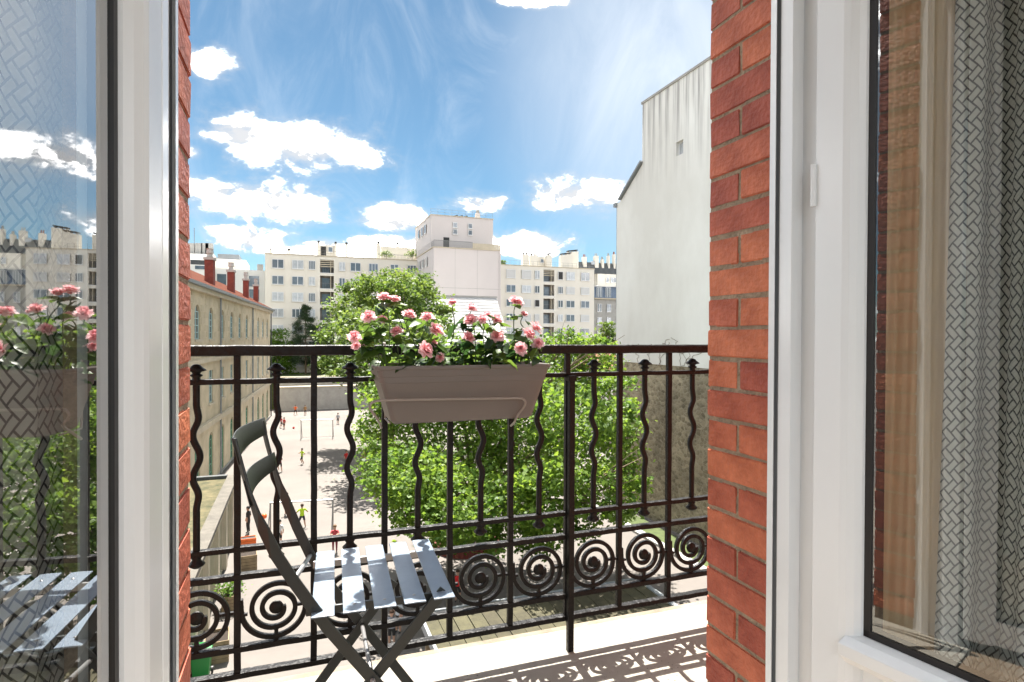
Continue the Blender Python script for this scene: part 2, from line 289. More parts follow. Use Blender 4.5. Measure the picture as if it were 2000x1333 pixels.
def partywall():
    m = mat('party_wall_render', (0.66, 0.645, 0.60), 0.92); t = m.node_tree; ns = t.nodes; L = t.links; b = ns['Principled BSDF']
    tcn = [n for n in ns if n.type == 'TEX_COORD'][0]
    def nzz(sc, scale, det):
        mp = ns.new('ShaderNodeMapping'); mp.inputs['Scale'].default_value = sc; L.new(tcn.outputs['Object'], mp.inputs[0])
        n = ns.new('ShaderNodeTexNoise'); n.inputs['Scale'].default_value = scale; n.inputs['Detail'].default_value = det; n.inputs['Roughness'].default_value = 0.6; L.new(mp.outputs[0], n.inputs['Vector']); return n.outputs[0]
    n1 = nzz((1, 1, 0.6), 0.22, 6); n2 = nzz((1, 2.2, 0.10), 1.3, 6)
    g = ns.new('ShaderNodeSeparateXYZ'); L.new(tcn.outputs['Object'], g.inputs[0])
    top = ns.new('ShaderNodeMapRange'); L.new(g.outputs[2], top.inputs[0]); top.inputs[1].default_value = 9.5; top.inputs[2].default_value = 15.6   # rain streaks run down from the coping
    st = ns.new('ShaderNodeMapRange'); L.new(n2, st.inputs[0]); st.inputs[1].default_value = 0.44; st.inputs[2].default_value = 0.66
    mu = ns.new('ShaderNodeMath'); mu.operation = 'MULTIPLY'; L.new(top.outputs[0], mu.inputs[0]); L.new(st.outputs[0], mu.inputs[1])
    mu2 = ns.new('ShaderNodeMath'); mu2.operation = 'MULTIPLY'; L.new(mu.outputs[0], mu2.inputs[0]); mu2.inputs[1].default_value = 1.0
    a = ns.new('ShaderNodeMix'); a.data_type = 'RGBA'; mr_ = ns.new('ShaderNodeMapRange'); L.new(n1, mr_.inputs[0]); mr_.inputs[1].default_value = 0.35; mr_.inputs[2].default_value = 0.65
    L.new(mr_.outputs[0], a.inputs[0]); a.inputs[6].default_value = (0.645, 0.63, 0.585, 1); a.inputs[7].default_value = (0.78, 0.775, 0.735, 1)
    c = ns.new('ShaderNodeMix'); c.data_type = 'RGBA'; L.new(mu2.outputs[0], c.inputs[0]); L.new(a.outputs[2], c.inputs[6]); c.inputs[7].default_value = (0.26, 0.25, 0.24, 1)
    L.new(c.outputs[2], b.inputs['Base Color']); return m
partyw = partywall()

# ------------------------------------------------------------------ mesh helpers
class MB:
    def __init__(s): s.v = []; s.f = []; s.m = []; s.uv = {}
    def add(s, vs, fs, mi=0):
        b = len(s.v); s.v += [tuple(v) for v in vs]
        for f in fs: s.f.append(tuple(i+b for i in f)); s.m.append(mi)
        return s
    def box(s, a, b, mi=0, skip=()):
        x0, y0, z0 = a; x1, y1, z1 = b
        vs = [(x0,y0,z0),(x1,y0,z0),(x1,y1,z0),(x0,y1,z0),(x0,y0,z1),(x1,y0,z1),(x1,y1,z1),(x0,y1,z1)]
        fs = {'-z':(0,3,2,1),'+z':(4,5,6,7),'-y':(0,1,5,4),'+x':(1,2,6,5),'+y':(2,3,7,6),'-x':(3,0,4,7)}
        return s.add(vs, [f for k, f in fs.items() if k not in skip], mi)
    def obox(s, c, ux, uy, uz, hx, hy, hz, mi=0):
        c = Vector(c); ux = Vector(ux).normalized(); uy = Vector(uy).normalized(); uz = Vector(uz).normalized()
        vs = [c+ux*(hx*a)+uy*(hy*b)+uz*(hz*d) for d in (-1,1) for a, b in ((-1,-1),(1,-1),(1,1),(-1,1))]
        return s.add(vs, [(0,3,2,1),(4,5,6,7),(0,1,5,4),(1,2,6,5),(2,3,7,6),(3,0,4,7)], mi)
    def prism(s, poly, fn, a, b, mi=0, cap=True):
        n = len(poly); vs = [fn(p[0], p[1], a) for p in poly]+[fn(p[0], p[1], b) for p in poly]
        fs = [(i, (i+1) % n, (i+1) % n+n, i+n) for i in range(n)]
        if cap: fs += [tuple(range(n-1, -1, -1)), tuple(range(n, 2*n))]
        return s.add(vs, fs, mi)
    def sweep(s, pts, prof, upv=(0, 1, 0), closed_ends=True, mi=0, scales=None):
        pts = [Vector(p) for p in pts]; n = len(prof); U = Vector(upv); vs = []
        for i, p in enumerate(pts):
            t = (pts[min(i+1, len(pts)-1)]-pts[max(i-1, 0)]).normalized()
            a = U.cross(t)
            if a.length < 1e-4: a = Vector((1, 0, 0)).cross(t)
            a.normalize(); b = t.cross(a); k = scales[i] if scales else 1
            for q in prof: vs.append(p+a*(q[0]*k)+b*(q[1]*k))
        fs = []
        for i in range(len(pts)-1):
            for j in range(n): fs.append((i*n+j, i*n+(j+1) % n, (i+1)*n+(j+1) % n, (i+1)*n+j))
        if closed_ends: fs += [tuple(range(n-1, -1, -1)), tuple(range((len(pts)-1)*n, len(pts)*n))]
        return s.add(vs, fs, mi)
    def tube(s, pts, r, sides=6, upv=(0, 0, 1), mi=0, scales=None):
        return s.sweep(pts, [(r*math.cos(2*math.pi*k/sides), r*math.sin(2*math.pi*k/sides)) for k in range(sides)], upv, True, mi, scales)
    def lathe(s, prof, c=(0, 0, 0), sides=10, mi=0):
        vs = []; c = Vector(c)
        for r, z in prof:
            for k in range(sides):
                a = 2*math.pi*k/sides; vs.append(c+Vector((r*math.cos(a), r*math.sin(a), z)))
        fs = [(i*sides+j, i*sides+(j+1) % sides, (i+1)*sides+(j+1) % sides, (i+1)*sides+j) for i in range(len(prof)-1) for j in range(sides)]
        fs += [tuple(range(sides-1, -1, -1)), tuple(range((len(prof)-1)*sides, len(prof)*sides))]
        return s.add(vs, fs, mi)
    def mesh(s, name, mats, off=(0, 0, 0), smooth=False):
        me = bpy.data.meshes.new(name); ox, oy, oz = off
        me.from_pydata([(a-ox, b-oy, c-oz) for a, b, c in s.v], [], s.f)
        for m in (mats if isinstance(mats, (list, tuple)) else [mats]): me.materials.append(m)
        if any(s.m): me.polygons.foreach_set('material_index', s.m)
        if smooth: me.polygons.foreach_set('use_smooth', [True]*len(s.f))
        me.update(); return me
    def build(s, name, mats, parent=None, smooth=False, bevel=0, off=None):
        o_ = off if off is not None else (ORG.get(parent.name, (0, 0, 0)) if parent else (0, 0, 0))
        top = parent is None
        if top and off is None and s.v:
            xs, ys, zs = zip(*s.v); o_ = ((min(xs)+max(xs))/2, (min(ys)+max(ys))/2, min(zs))
        ob = link(name, s.mesh(name, mats, o_, smooth), parent)
        if top: ob.location = o_
        ORG[ob.name] = o_
        if bevel: bev(ob, bevel)
        return ob
ORG = {}
def bev(o, w, seg=2):
    m = o.modifiers.new('bevel', 'BEVEL'); m.width = w; m.segments = seg; m.limit_method = 'ANGLE'; m.angle_limit = R(40)
    return o
def link(name, me, parent=None, loc=None, rotz=None):
    o = bpy.data.objects.new(name, me); COL.objects.link(o)
    if parent is not None: o.parent = parent
    if loc is not None: o.location = loc
    if rotz is not None: o.rotation_euler = (0, 0, rotz)
    return o
def thing(name, label, cat, loc=(0, 0, 0), group=None, rotz=0):
    o = bpy.data.objects.new(name, None); COL.objects.link(o); o.location = loc; o.rotation_euler = (0, 0, rotz); o.empty_display_size = 0.1
    ORG[o.name] = tuple(loc); return tag(o, label, cat, group)
def tag(o, label, cat, group=None):
    o['label'] = label; o['category'] = cat
    if group: o['group'] = group
    return o
def struct(o): o['kind'] = 'structure'; return o
SQ = lambda w, d: [(-w/2, -d/2), (w/2, -d/2), (w/2, d/2), (-w/2, d/2)]

sheetm = mat('pale_sheet', (0.34, 0.335, 0.33), 0.7, 0.06, 2)
copingm = mat('weathered_coping', (0.10, 0.09, 0.075), 0.9, 0.25, 2, 0.3, 12)

# ================================================================== NEAR: wall, balcony, window
RY = 1.80; BX0 = -0.0862*RY; BS = 0.11256*RY
XR, XL = 0.975, -0.184           # brick reveals
YO, YI = 1.225, 1.008            # outer / inner ends of the reveal
COURSE = 0.04133*RY; JZ0 = CAMZ+0.3828*RY
struct(MB().box((-2.6, 0.93, -0.17), (3.4, RY+0.118, 0.0)).build('balcony_floor', pl_white, bevel=0.004))
struct(MB().box((-2.6, RY+0.121, -0.19), (3.4, RY+0.158, -0.006)).build('balcony_edge', stone_lip, bevel=0.006))
struct(MB().box((-2.6, -2.6, -0.2), (3.4, 0.925, -0.004)).build('room_floor', woodfl))
struct(MB().box((-2.6, -1.1, 2.62), (3.4, 1.20, 2.72)).build('ceiling', plaster))

# reveals laid in brick: alternate courses of one stretcher and of two headers
def brick_mesh(L_, H_, T_, seed):
    r = random.Random(seed); b = bmesh.new()
    bmesh.ops.create_cube(b, size=1)
    for v in b.verts:
        v.co.x *= T_; v.co.y *= L_; v.co.z *= H_
        v.co += Vector((r.uniform(-.0012, .0012), r.uniform(-.0015, .0015), r.uniform(-.0014, .0014)))
    bmesh.ops.bevel(b, geom=b.edges[:], offset=0.0026, segments=2, affect='EDGES')
    me = bpy.data.meshes.new('brick'); b.to_mesh(me); b.free(); me.materials.append(brickm); return me
BT = 0.10; jt = 0.0078
LS = YO-YI; LH = (LS-jt)/2
STR = [brick_mesh(LS, COURSE-jt, BT, k) for k in range(6)]; HDR = [brick_mesh(LH, COURSE-jt, BT, 50+k) for k in range(6)]
STL = [brick_mesh(YO-1.092, COURSE-jt, BT, 90+k) for k in range(6)]
def reveal(X, sgn, label, flip, YI=YI):
    w = thing('brick_wall', label, 'wall', (X+sgn*0.055, (YO+YI)/2, -0.17))
    ORG[w.name] = (X+sgn*0.055, (YO+YI)/2, -0.17)
    a, b = sorted((X+sgn*0.0035, X+sgn*0.30))
    MB().box((a, YI+0.003, -0.17), (b, YO-0.0032, 2.60)).build('mortar_core', mortar, w)
    n0 = int((JZ0-2.58)/COURSE)-1; n1 = int((JZ0+0.12)/COURSE)
    for i in range(n0, n1+1):
        zc = JZ0-COURSE*(i+0.5)
        if zc > 2.56 or zc < 0.035-0.0: continue
        spans = [((YI+YO)/2, STL)] if sgn < 0 else [(YI+LS/2, STR)] if (i+flip) % 2 else [(YI+LH/2, HDR), (YI+LH+jt+LH/2, HDR)]
        for yc, ms in spans:
            o = link('brick', random.choice(ms), w)
            o.location = (X+sgn*(BT/2+random.uniform(-0.0012, 0.0016))-w.location.x, yc+random.uniform(-.001, .001)-w.location.y, zc+0.17)
            o.rotation_euler = (random.uniform(-.006, .006), random.uniform(-.004, .004)+(math.pi if random.random() < .5 else 0), random.uniform(-.006, .006))
reveal(XR, 1, 'red brick reveal with headers and stretchers showing beside the white door frame with the hinge', 0)
reveal(XL, -1, 'red brick reveal beside the back slats of the folding chair', 1, 1.092)
# rest of the house wall either side and above, room side plastered
def wallbox(name, a, b, label):
    o = MB().box(a, b).build(name, brickm_wall); tag(o, label, 'wall'); return o
brickm_wall = mat('facade_brick', (0.33, 0.075, 0.04), 0.8, 0.25, 18, 0.3, 60)
wallbox('facade_wall', (-2.6, 1.005, -0.17), (XL-0.305, YO-0.02, 2.6), 'red brick house wall behind the herringbone curtain that hangs alone without a sheer')
wallbox('facade_wall', (XR+0.305, 1.005, -0.17), (3.4, YO-0.02, 2.6), 'red brick house wall behind the sheer curtain')
for a, b in (((-2.6, 0.955, -0.004), (XL-0.30, 1.003, 2.6)), ((XR+0.16, 0.955, -0.004), (3.4, 1.003, 2.6))):
    struct(MB().box(a, b).build('room_wall', plaster))
tag(MB().box((XL-0.30, 1.0, 2.615), (XR+0.30, YO, 2.95)).build('lintel', stone_lip), 'stone lintel across the top of the window opening', 'lintel')

# ---------------- french window
def ratio(px): d = ray(px, 655); return d.x/d.y
fwin = thing('french_window', 'white plastic double glazed french window standing open into the room', 'window', (0.4, 0.98, 0))
def plan(poly, z0, z1, name, m, parent, bevel=0.003):
    return MB().prism(poly, lambda a, b, c: (a, b, c), z0, z1).build(name, m, parent, bevel=bevel)
def P(px, X): return (X, X/ratio(px))
# right jamb, from the brick inwards
jr = [(XR+0.10, 1.003), P(1500, 0.967), P(1512, 0.964), P(1513, 0.977), P(1520, 0.977), P(1521, 0.972), P(1544, 0.970)]
yj = jr[-1][1]
jr += [(yj*ratio(1565), yj), (yj*ratio(1566)+0.002, yj+0.006), (yj*ratio(1568)+0.002, yj+0.006), (yj*ratio(1569)+0.001, yj-0.001)]
yk = jr[-1][1]-0.028
jr += [(jr[-1][0]+0.004, yk), (XR+0.10, yk)]
fr = plan(jr[::-1], -0.002, 2.6, 'frame', pvc, fwin, 0.0015)
MB().prism([P(1513, 0.9765), P(1520, 0.9765), (0.985, 1.0), (0.985, 1.0)][:3], lambda a, b, c: (a, b, c), 0, 2.6).build('seal', pvcs, fr)
# left jamb
jl = [(XL-0.05, 1.089), P(349, XL+0.006), P(343.5, XL+0.006), P(342, XL-0.004), P(331, XL-0.004), P(329, XL+0.004), P(318, XL+0.004), (XL-0.05, P(318, XL+0.004)[1])]
fl = plan(jl, -0.002, 2.6, 'frame', pvc, fwin, 0.0015)
MB().prism([P(342, XL-0.0035), P(331, XL-0.0035), (XL-0.02, 1.06)], lambda a, b, c: (a, b, c), 0, 2.6).build('seal', pvcs, fl)
# sashes: local axis along u (from hinge into room), n = face side the camera sees
def sash(hx, hy, ang, side, W, z0, z1, zm):
    """ang: turn of the opened leaf; side=+1 right leaf (visible face towards -X)"""
    u = Vector((math.sin(ang), -math.cos(ang), 0)); n = Vector((-u.y, u.x, 0))*(-side) if False else Vector((-side*abs(u.y), side*u.x*(1 if u.y < 0 else -1), 0))
    n.normalize(); h = Vector((hx, hy, 0))
    def pt(a, d, z): q = h+u*a+n*d; return (q.x, q.y, z)
    root = MB()
    T = 0.070; ST = 0.082; CH = 0.026; gl_d = -0.030
    # stile at the hinge, with rounded bead towards the glass
    bead = [(0, -T), (0, 0), (ST-CH, 0.0), (ST-CH*0.55, -0.003), (ST-CH*0.2, -0.011), (ST, -0.021), (ST, -T)]
    root.prism(bead, lambda a, d, z: pt(a, d, z), z0, z1)
    root.prism([(W-a, d) for a, d in bead], lambda a, d, z: pt(a, d, z), z0, z1)
    for (za, zb, sg) in ((z0, z0+ST, 1), (z1-ST, z1, -1)):
        root.prism([(ST-0.001, -T+.001), (ST-0.001, -0.021), (W-ST+0.001, -0.021), (W-ST+.001, -T+.001)], lambda a, d, z: pt(a, d, z), za, zb)
    if zm:   # middle transom with a bullnose
        prof = [(zm-0.058, -0.020), (zm-0.052, -0.004), (zm-0.035, 0.012), (zm-0.012, 0.013), (zm, -0.004), (zm+0.004, -0.022), (zm+0.004, -T+.002), (zm-0.058, -T+.002)]
        v = [pt(ST-0.016, d, z) for z, d in prof]+[pt(W-ST+0.016, d, z) for z, d in prof]; k = len(prof)
        root.add(v, [(i, (i+1) % k, (i+1) % k+k, i+k) for i in range(k)]+[tuple(range(k-1, -1, -1)), tuple(range(k, 2*k))])
    o = root.build('sash', pvc, fwin); bev(o, 0.002)
    for p_ in o.data.polygons: p_.use_smooth = False
    zb = (zm+0.004) if zm else z0+ST
    if zm:
        MB().prism([(ST-.002, -0.034), (ST-.002, -0.026), (W-ST+.002, -0.026), (W-ST+.002, -0.034)], lambda a, d, z: pt(a, d, z), z0+ST, zm-0.058).build('panel', pvc, o)
    # black gasket and spacer around the pane
    g = MB(); gw = 0.013
    for a0, a1, zz0, zz1 in ((ST-.001, ST+gw, zb, z1-ST), (W-ST-gw, W-ST+.001, zb, z1-ST), (ST, W-ST, zb-.001, zb+gw), (ST, W-ST, z1-ST-gw, z1-ST+.001)):
        g.prism([(a0, gl_d-0.024), (a0, gl_d+0.0035), (a1, gl_d+0.0035), (a1, gl_d-0.024)], lambda a, d, z: pt(a, d, z), zz0, zz1)
    g.build('spacer', gasket, o)
    MB().add([pt(ST, gl_d, zb), pt(W-ST, gl_d, zb), pt(W-ST, gl_d, z1-ST), pt(ST, gl_d, z1-ST)], [(0, 1, 2, 3)]).build('glass_pane', glass, o)
    return o, pt
sr, ptr = sash(P(1590, 0.992)[0], P(1590, 0.992)[1], R(9.8), 1, 0.585, 0.03, 2.52, CAMZ-0.583)
hm = MB()
hb = P(1586, 0.988)
hm.lathe([(0.0055, 0), (0.0055, 0.085)], (hb[0], hb[1], 1.325), 10); hm.build('hinge', pvc, sr)
sl, ptl = sash(P(317, XL+0.006)[0], P(317, XL+0.006)[1], R(-4.4), -1, 0.585, 0.03, 2.52, None)

# ---------------- curtains
def curtain(name, path, label, m, z0=0.02, z1=2.5, amp=0.012, waves=8, gather=0.0, spread=None, thick=0.0016):
    pts = [Vector((a, b, 0)) for a, b in path]; dense = []
    n = 120; L = [0]
    for i in range(len(pts)-1): L.append(L[-1]+(pts[i+1]-pts[i]).length)
    vs, uv, fs = [], [], []; nz_ = 26
    for j in range(nz_+1):
        tz = j/nz_; z = z0+(z1-z0)*tz; arc = 0; prev = None
        for i in range(n+1):
            s = L[-1]*i/n; k = max(q for q in range(len(L)-1) if L[q] <= s+1e-9); t = (s-L[k])/(L[k+1]-L[k]+1e-9)
            p = pts[k].lerp(pts[k+1], t); d = (pts[k+1]-pts[k]).normalized(); nn = Vector((d.y, -d.x, 0))
            ph = 2*math.pi*waves*i/n
            p = p+nn*(amp*(math.sin(ph+0.25*math.sin(3*tz))+0.35*math.sin(2.3*ph+1+tz)))
            if spread: p = p+Vector(spread)*((1-tz)**1.6)*(1-i/n)
            if prev is not None: arc += (p-prev).length
            prev = p; vs.append((p.x, p.y, z)); uv.append((arc, z))
    w = n+1
    for j in range(nz_):
        for i in range(n): fs.append((j*w+i, j*w+i+1, (j+1)*w+i+1, (j+1)*w+i))
    me = bpy.data.meshes.new(name); me.from_pydata(vs, [], fs); me.materials.append(m); me.polygons.foreach_set('use_smooth', [True]*len(fs))
    ul = me.uv_layers.new(name='UVMap'); idx = np.zeros(len(me.loops), int); me.loops.foreach_get('vertex_index', idx)
    ul.data.foreach_set('uv', np.array(uv)[idx].ravel()); me.update()
    o = link(name, me); tag(o, label, 'curtain'); so_ = o.modifiers.new('solid', 'SOLIDIFY'); so_.thickness = thick; return o
curtain('curtain', [(1.180, 0.765), (1.235, 0.70), (1.245, 0.60), (1.32, 0.52), (1.36, 0.38), (1.42, 0.2)], 'grey herringbone curtain hanging behind the door leaf beside the sheer curtain', curt, amp=0.024, waves=6, spread=(-0.05, 0.012, 0))
curtain('curtain', [(1.135, 0.875), (1.165, 0.84), (1.185, 0.80), (1.20, 0.77), (1.28, 0.74), (1.38, 0.72)], 'cream sheer curtain gathered between the brick wall and the herringbone curtain', sheer, amp=0.010, waves=6, spread=(-0.04, 0.02, 0))
curtain('curtain', [(-0.285, 0.93), (-0.305, 0.84), (-0.325, 0.72), (-0.34, 0.60), (-0.40, 0.46), (-0.42, 0.2)], 'grey herringbone curtain seen through the pane that mirrors the roses', curt, amp=0.010, waves=6)

# ---------------- balcony railing
rail = thing('balcony_railing', 'dark wrought iron balcony railing with wavy balusters and spiral scrolls', 'railing', (0.5, RY, -0.01))
RX0, RX1 = BX0-5*BS, BX0+13*BS
def zz(k): return CAMZ+k*RY
rail_rows = {'handrail': (zz(-0.0337), zz(-0.0337)+0.030, 0.044), 'top': (zz(-0.0691)-0.015, zz(-0.0691), 0.020), 'mid': (zz(-0.3291)-0.015, zz(-0.3291), 0.022),
             'up': (zz(-0.3718)-0.017, zz(-0.3718), 0.024), 'low': (zz(-0.4926), zz(-0.4926)+0.017, 0.024), 'bot': (zz(-0.5242)-0.017, zz(-0.5242), 0.026)}
for k, (a, b, d) in rail_rows.items():
    nm = 'handrail' if k == 'handrail' else 'rail'
    m_ = MB(); n = 90     # hand forged: slight waver and paint lumps along the length
    for i in range(n):
        xa, xb = RX0+(RX1-RX0)*i/n, RX0+(RX1-RX0)*(i+1)/n
    pts = [(RX0+(RX1-RX0)*i/n, RY+random.uniform(-.0006, .0006), (a+b)/2+random.uniform(-.0007, .0007)) for i in range(n+1)]
    m_.sweep(pts, SQ(d, b-a), (0, 0, 1)); o = m_.build(nm, iron, rail); bev(o, 0.0025 if nm == 'rail' else 0.007, 2)
def inst(name, me, parent, loc, bw=0):
    o = link(name, me, parent); g = ORG[parent.name]; o.location = (loc[0]-g[0], loc[1]-g[1], loc[2]-g[2])
    if bw: bev(o, bw)
    return o
zb0, zb1 = rail_rows['bot'][1]-0.004, rail_rows['handrail'][0]+0.004
def barmesh(seed):
    r = random.Random(seed); m_ = MB(); n = 16
    m_.sweep([(r.uniform(-.0006, .0006), r.uniform(-.0006, .0006), (zb1-zb0)*i/n) for i in range(n+1)], SQ(0.0175, 0.0175), (0, 1, 0)); return m_.mesh('bar', iron)
bms = [barmesh(k) for k in range(3)]
for i in range(-4, 13): inst('bar', bms[i % 3], rail, (BX0+BS*i, RY, zb0), 0.002)
# wavy balusters
zt, zf = rail_rows['top'][1], rail_rows['mid'][0]
m_ = MB(); pts = []
W0, W1 = CAMZ-(790-655)/1149.3*1.62, CAMZ-(996-655)/1149.3*1.62
for i in range(73):
    z = zf-0.012+(zt+0.010-(zf-0.012))*i/72; t = (z-W1)/(W0-W1); x = 0
    if 0 < t < 1: x = 0.0088*math.sin(2*math.pi*2.5*t)*min(1, 5*t, 5*(1-t))
    pts.append((x, 0, z))
m_.sweep(pts, [(0.0085*c, 0.0075*s) for c, s in [(-1, -.6), (-.6, -1), (.6, -1), (1, -.6), (1, .6), (.6, 1), (-.6, 1), (-1, .6)]], (0, 1, 0))
wav = m_.mesh('wavy_baluster', iron, smooth=True)
fin = MB().lathe([(0.006, -0.012), (0.0145, -0.004), (0.0105, 0.002), (0.0105, 0.007), (0.016, 0.010), (0.016, 0.013), (0.010, 0.0165), (0.0125, 0.021), (0.0255, 0.0245), (0.0235, 0.028), (0.015, 0.034), (0.010, 0.040), (0.004, 0.042)], sides=14).mesh('finial', iron, smooth=True)
foot = MB().lathe([(0.004, -0.034), (0.010, -0.032), (0.020, -0.025), (0.022, -0.021), (0.014, -0.014), (0.011, -0.008), (0.015, -0.003), (0.009, 0.004)], sides=12).mesh('foot_knob', iron, smooth=True)
# scroll
zs0, zs1 = rail_rows['low'][1], rail_rows['up'][0]; rc = (zs1-zs0)/2; zc_ = (zs0+zs1)/2
m_ = MB(); pts = []; turns = 2.52; n = 110
for i in range(n+1):
    t = turns*i/n; r = 0.0880-0.0262*t if t < 2.30 else (0.0880-0.0262*2.30)-(t-2.30)*0.045
    a = math.pi+2*math.pi*t
    pts.append((r*math.cos(a)*1.035, 0, r*math.sin(a)))
pts = [(pts[0][0]-0.002, 0, 0.036), (pts[0][0]-0.001, 0, 0.018)]+pts
m_.sweep(pts, SQ(0.0132, 0.014), (0, 1, 0)); scro = m_.mesh('scroll', iron)
eye_ = MB(); pr = [(0.0, -0.0065), (0.0185, -0.0065), (0.0205, 0.0), (0.0185, 0.0065), (0.0, 0.0065)]
k = 18
eye_.lathe([(0.004, -0.0068), (0.0165, -0.0066), (0.0195, 0), (0.0165, 0.0066), (0.004, 0.0068)], sides=k); eye_.v = [(a, c, b) for a, b, c in eye_.v]; eye_.f = [f[::-1] for f in eye_.f]
eyem = eye_.mesh('scroll_eye', iron, smooth=True)
t1 = MB().box((-0.0055, -0.0055, -rc-0.001), (0.0055, 0.0055, -0.048)).mesh('scroll_tie', iron)
t2 = MB().box((0.050, -0.005, -0.004), (0.0925, 0.005, 0.004)).mesh('scroll_tie', iron)
t3 = MB().box((-0.0925, -0.005, -0.012), (-0.075, 0.005, -0.005)).mesh('scroll_tie', iron)
for i in range(-5, 12):
    xc = BX0+BS*(i+0.5)
    w = inst('wavy_baluster', wav, rail, (xc, RY, 0)); ORG[w.name] = (xc, RY, 0)
    f1 = inst('finial', fin, w, (xc, RY, zt)); f2 = inst('foot_knob', foot, w, (xc, RY, zf))
    s_ = inst('scroll', scro, rail, (xc, RY, zc_), 0.0016); ORG[s_.name] = (xc, RY, zc_)
    inst('scroll_eye', eyem, s_, (xc, RY, zc_)); [inst('scroll_tie', q_, s_, (xc, RY, zc_)) for q_ in (t1, t2, t3)]
po = MB().box((BX0+5*BS-0.005, RY-0.030, 0.0005), (BX0+5*BS+0.016, RY-0.0105, CAMZ-0.075*RY)); p_ = po.build('post', iron, rail); bev(p_, 0.002)
MB().box((BX0+5*BS-0.009, RY-0.034, CAMZ-0.084*RY), (BX0+5*BS+0.020, RY-0.008, CAMZ-0.074*RY)).build('post_clamp', iron, rail, bevel=0.002)
MB().box((BX0-2*BS-0.010, RY-0.030, 0.0005), (BX0-2*BS+0.010, RY-0.0105, CAMZ-0.075*RY)).build('post', iron, rail, bevel=0.002)

# ---------------- folding chair
CA = R(3.3); su = Vector((math.cos(CA), -math.sin(CA), 0)); sv = Vector((math.sin(CA), math.cos(CA), 0))   # su forward, sv across
def onside(px, py, q0): # point on the vertical side plane through q0, spanned by su and Z
    d = ray(px, py); k = q0.dot(sv)/d.dot(sv); return CAM+d*k
seatz = 0.462
near0 = atZ(607, 1205, seatz); far0 = atZ(622, 1080, seatz)
nearP, farP = near0+sv*0.022, far0-sv*0.022
ch = thing('folding_chair', 'dark grey folding bistro chair with pale slatted seat against the railing', 'chair', (nearP.x+0.15, (nearP.y+farP.y)/2, 0))
def legbar(pts, name, parent=ch, w=0.026, t=0.0055, twist=None):
    m_ = MB(); m_.sweep(pts, SQ(t, w), tuple(sv)); m_.v = m_.v; o = m_.build(name, chairm, parent); bev(o, 0.0015, 2); return o
def flatbar(pts, w, t, name, widthdir=None):
    # flat bar: width lies in the side plane, thickness across the chair
    m_ = MB(); pts = [Vector(p) for p in pts]; vs = []
    for i, p in enumerate(pts):
        tg = (pts[min(i+1, len(pts)-1)]-pts[max(i-1, 0)]).normalized(); wd_ = sv.cross(tg).normalized()
        fr_ = widthdir[i] if widthdir else 0.0
        a = (wd_*math.cos(fr_)+sv*math.sin(fr_))*w/2; b = (sv*math.cos(fr_)-wd_*math.sin(fr_))*t/2
        vs += [p-a-b, p+a-b, p+a+b, p-a+b]
    fs = [(i*4+j, i*4+(j+1) % 4, i*4+4+(j+1) % 4, i*4+4+j) for i in range(len(pts)-1) for j in range(4)]
    fs += [(3, 2, 1, 0), tuple(range(len(vs)-4, len(vs)))]
    m_.add(vs, fs); o = m_.build(name, chairm, ch); bev(o, 0.0012, 2); return o
def toground(a, b):
    d = b-a; return a+d*((0.004-a.z)/d.z)
PH = math.pi/2
nb = [onside(x, y, nearP) for x, y in ((457, 856), (470, 905), (484, 955), (501, 1003), (515, 1035), (540, 1085), (573, 1135), (640, 1227), (728, 1327))]
nb.append(toground(nb[-2], nb[-1]))
flatbar(nb, 0.025, 0.006, 'leg', [PH*.75, PH*.75, PH*.75, PH*.6, PH*.25, 0, 0, 0, 0, 0])
fb = [onside(x, y, farP) for x, y in ((511, 822), (522, 868), (531, 900), (545, 945), (557, 975), (580, 1030), (606, 1085), (650, 1150), (707, 1221))]
fb.append(toground(fb[-2], fb[-1]))
flatbar(fb, 0.025, 0.006, 'leg', [PH*.75, PH*.75, PH*.75, PH*.6, PH*.25, 0, 0, 0, 0, 0])
n2 = [onside(x, y, nearP+sv*0.010) for x, y in ((868, 1152), (728, 1327))]; n2.append(toground(n2[0], n2[1])); flatbar(n2, 0.025, 0.006, 'leg')
f2_ = [onside(x, y, farP-sv*0.010) for x, y in ((770, 1135), (707, 1221))]; f2_.append(toground(f2_[0], f2_[1])); flatbar(f2_, 0.025, 0.006, 'leg')
MB().tube([nb[8]-sv*0.012, fb[8]+sv*0.012], 0.0055, 10, (0, 0, 1)).build('pivot_rod', steel, ch, smooth=True)
MB().tube([nb[6]+sv*0.0, fb[6]+sv*0.0], 0.0055, 10, (0, 0, 1)).build('seat_rod', steel, ch, smooth=True)
gN, gF = toground(n2[0], n2[1]), toground(f2_[0], f2_[1])
MB().tube([n2[0].lerp(gN, 0.88), f2_[0].lerp(gF, 0.88)], 0.0055, 8, (0, 0, 1)).build('stretcher', steel, ch, smooth=True)
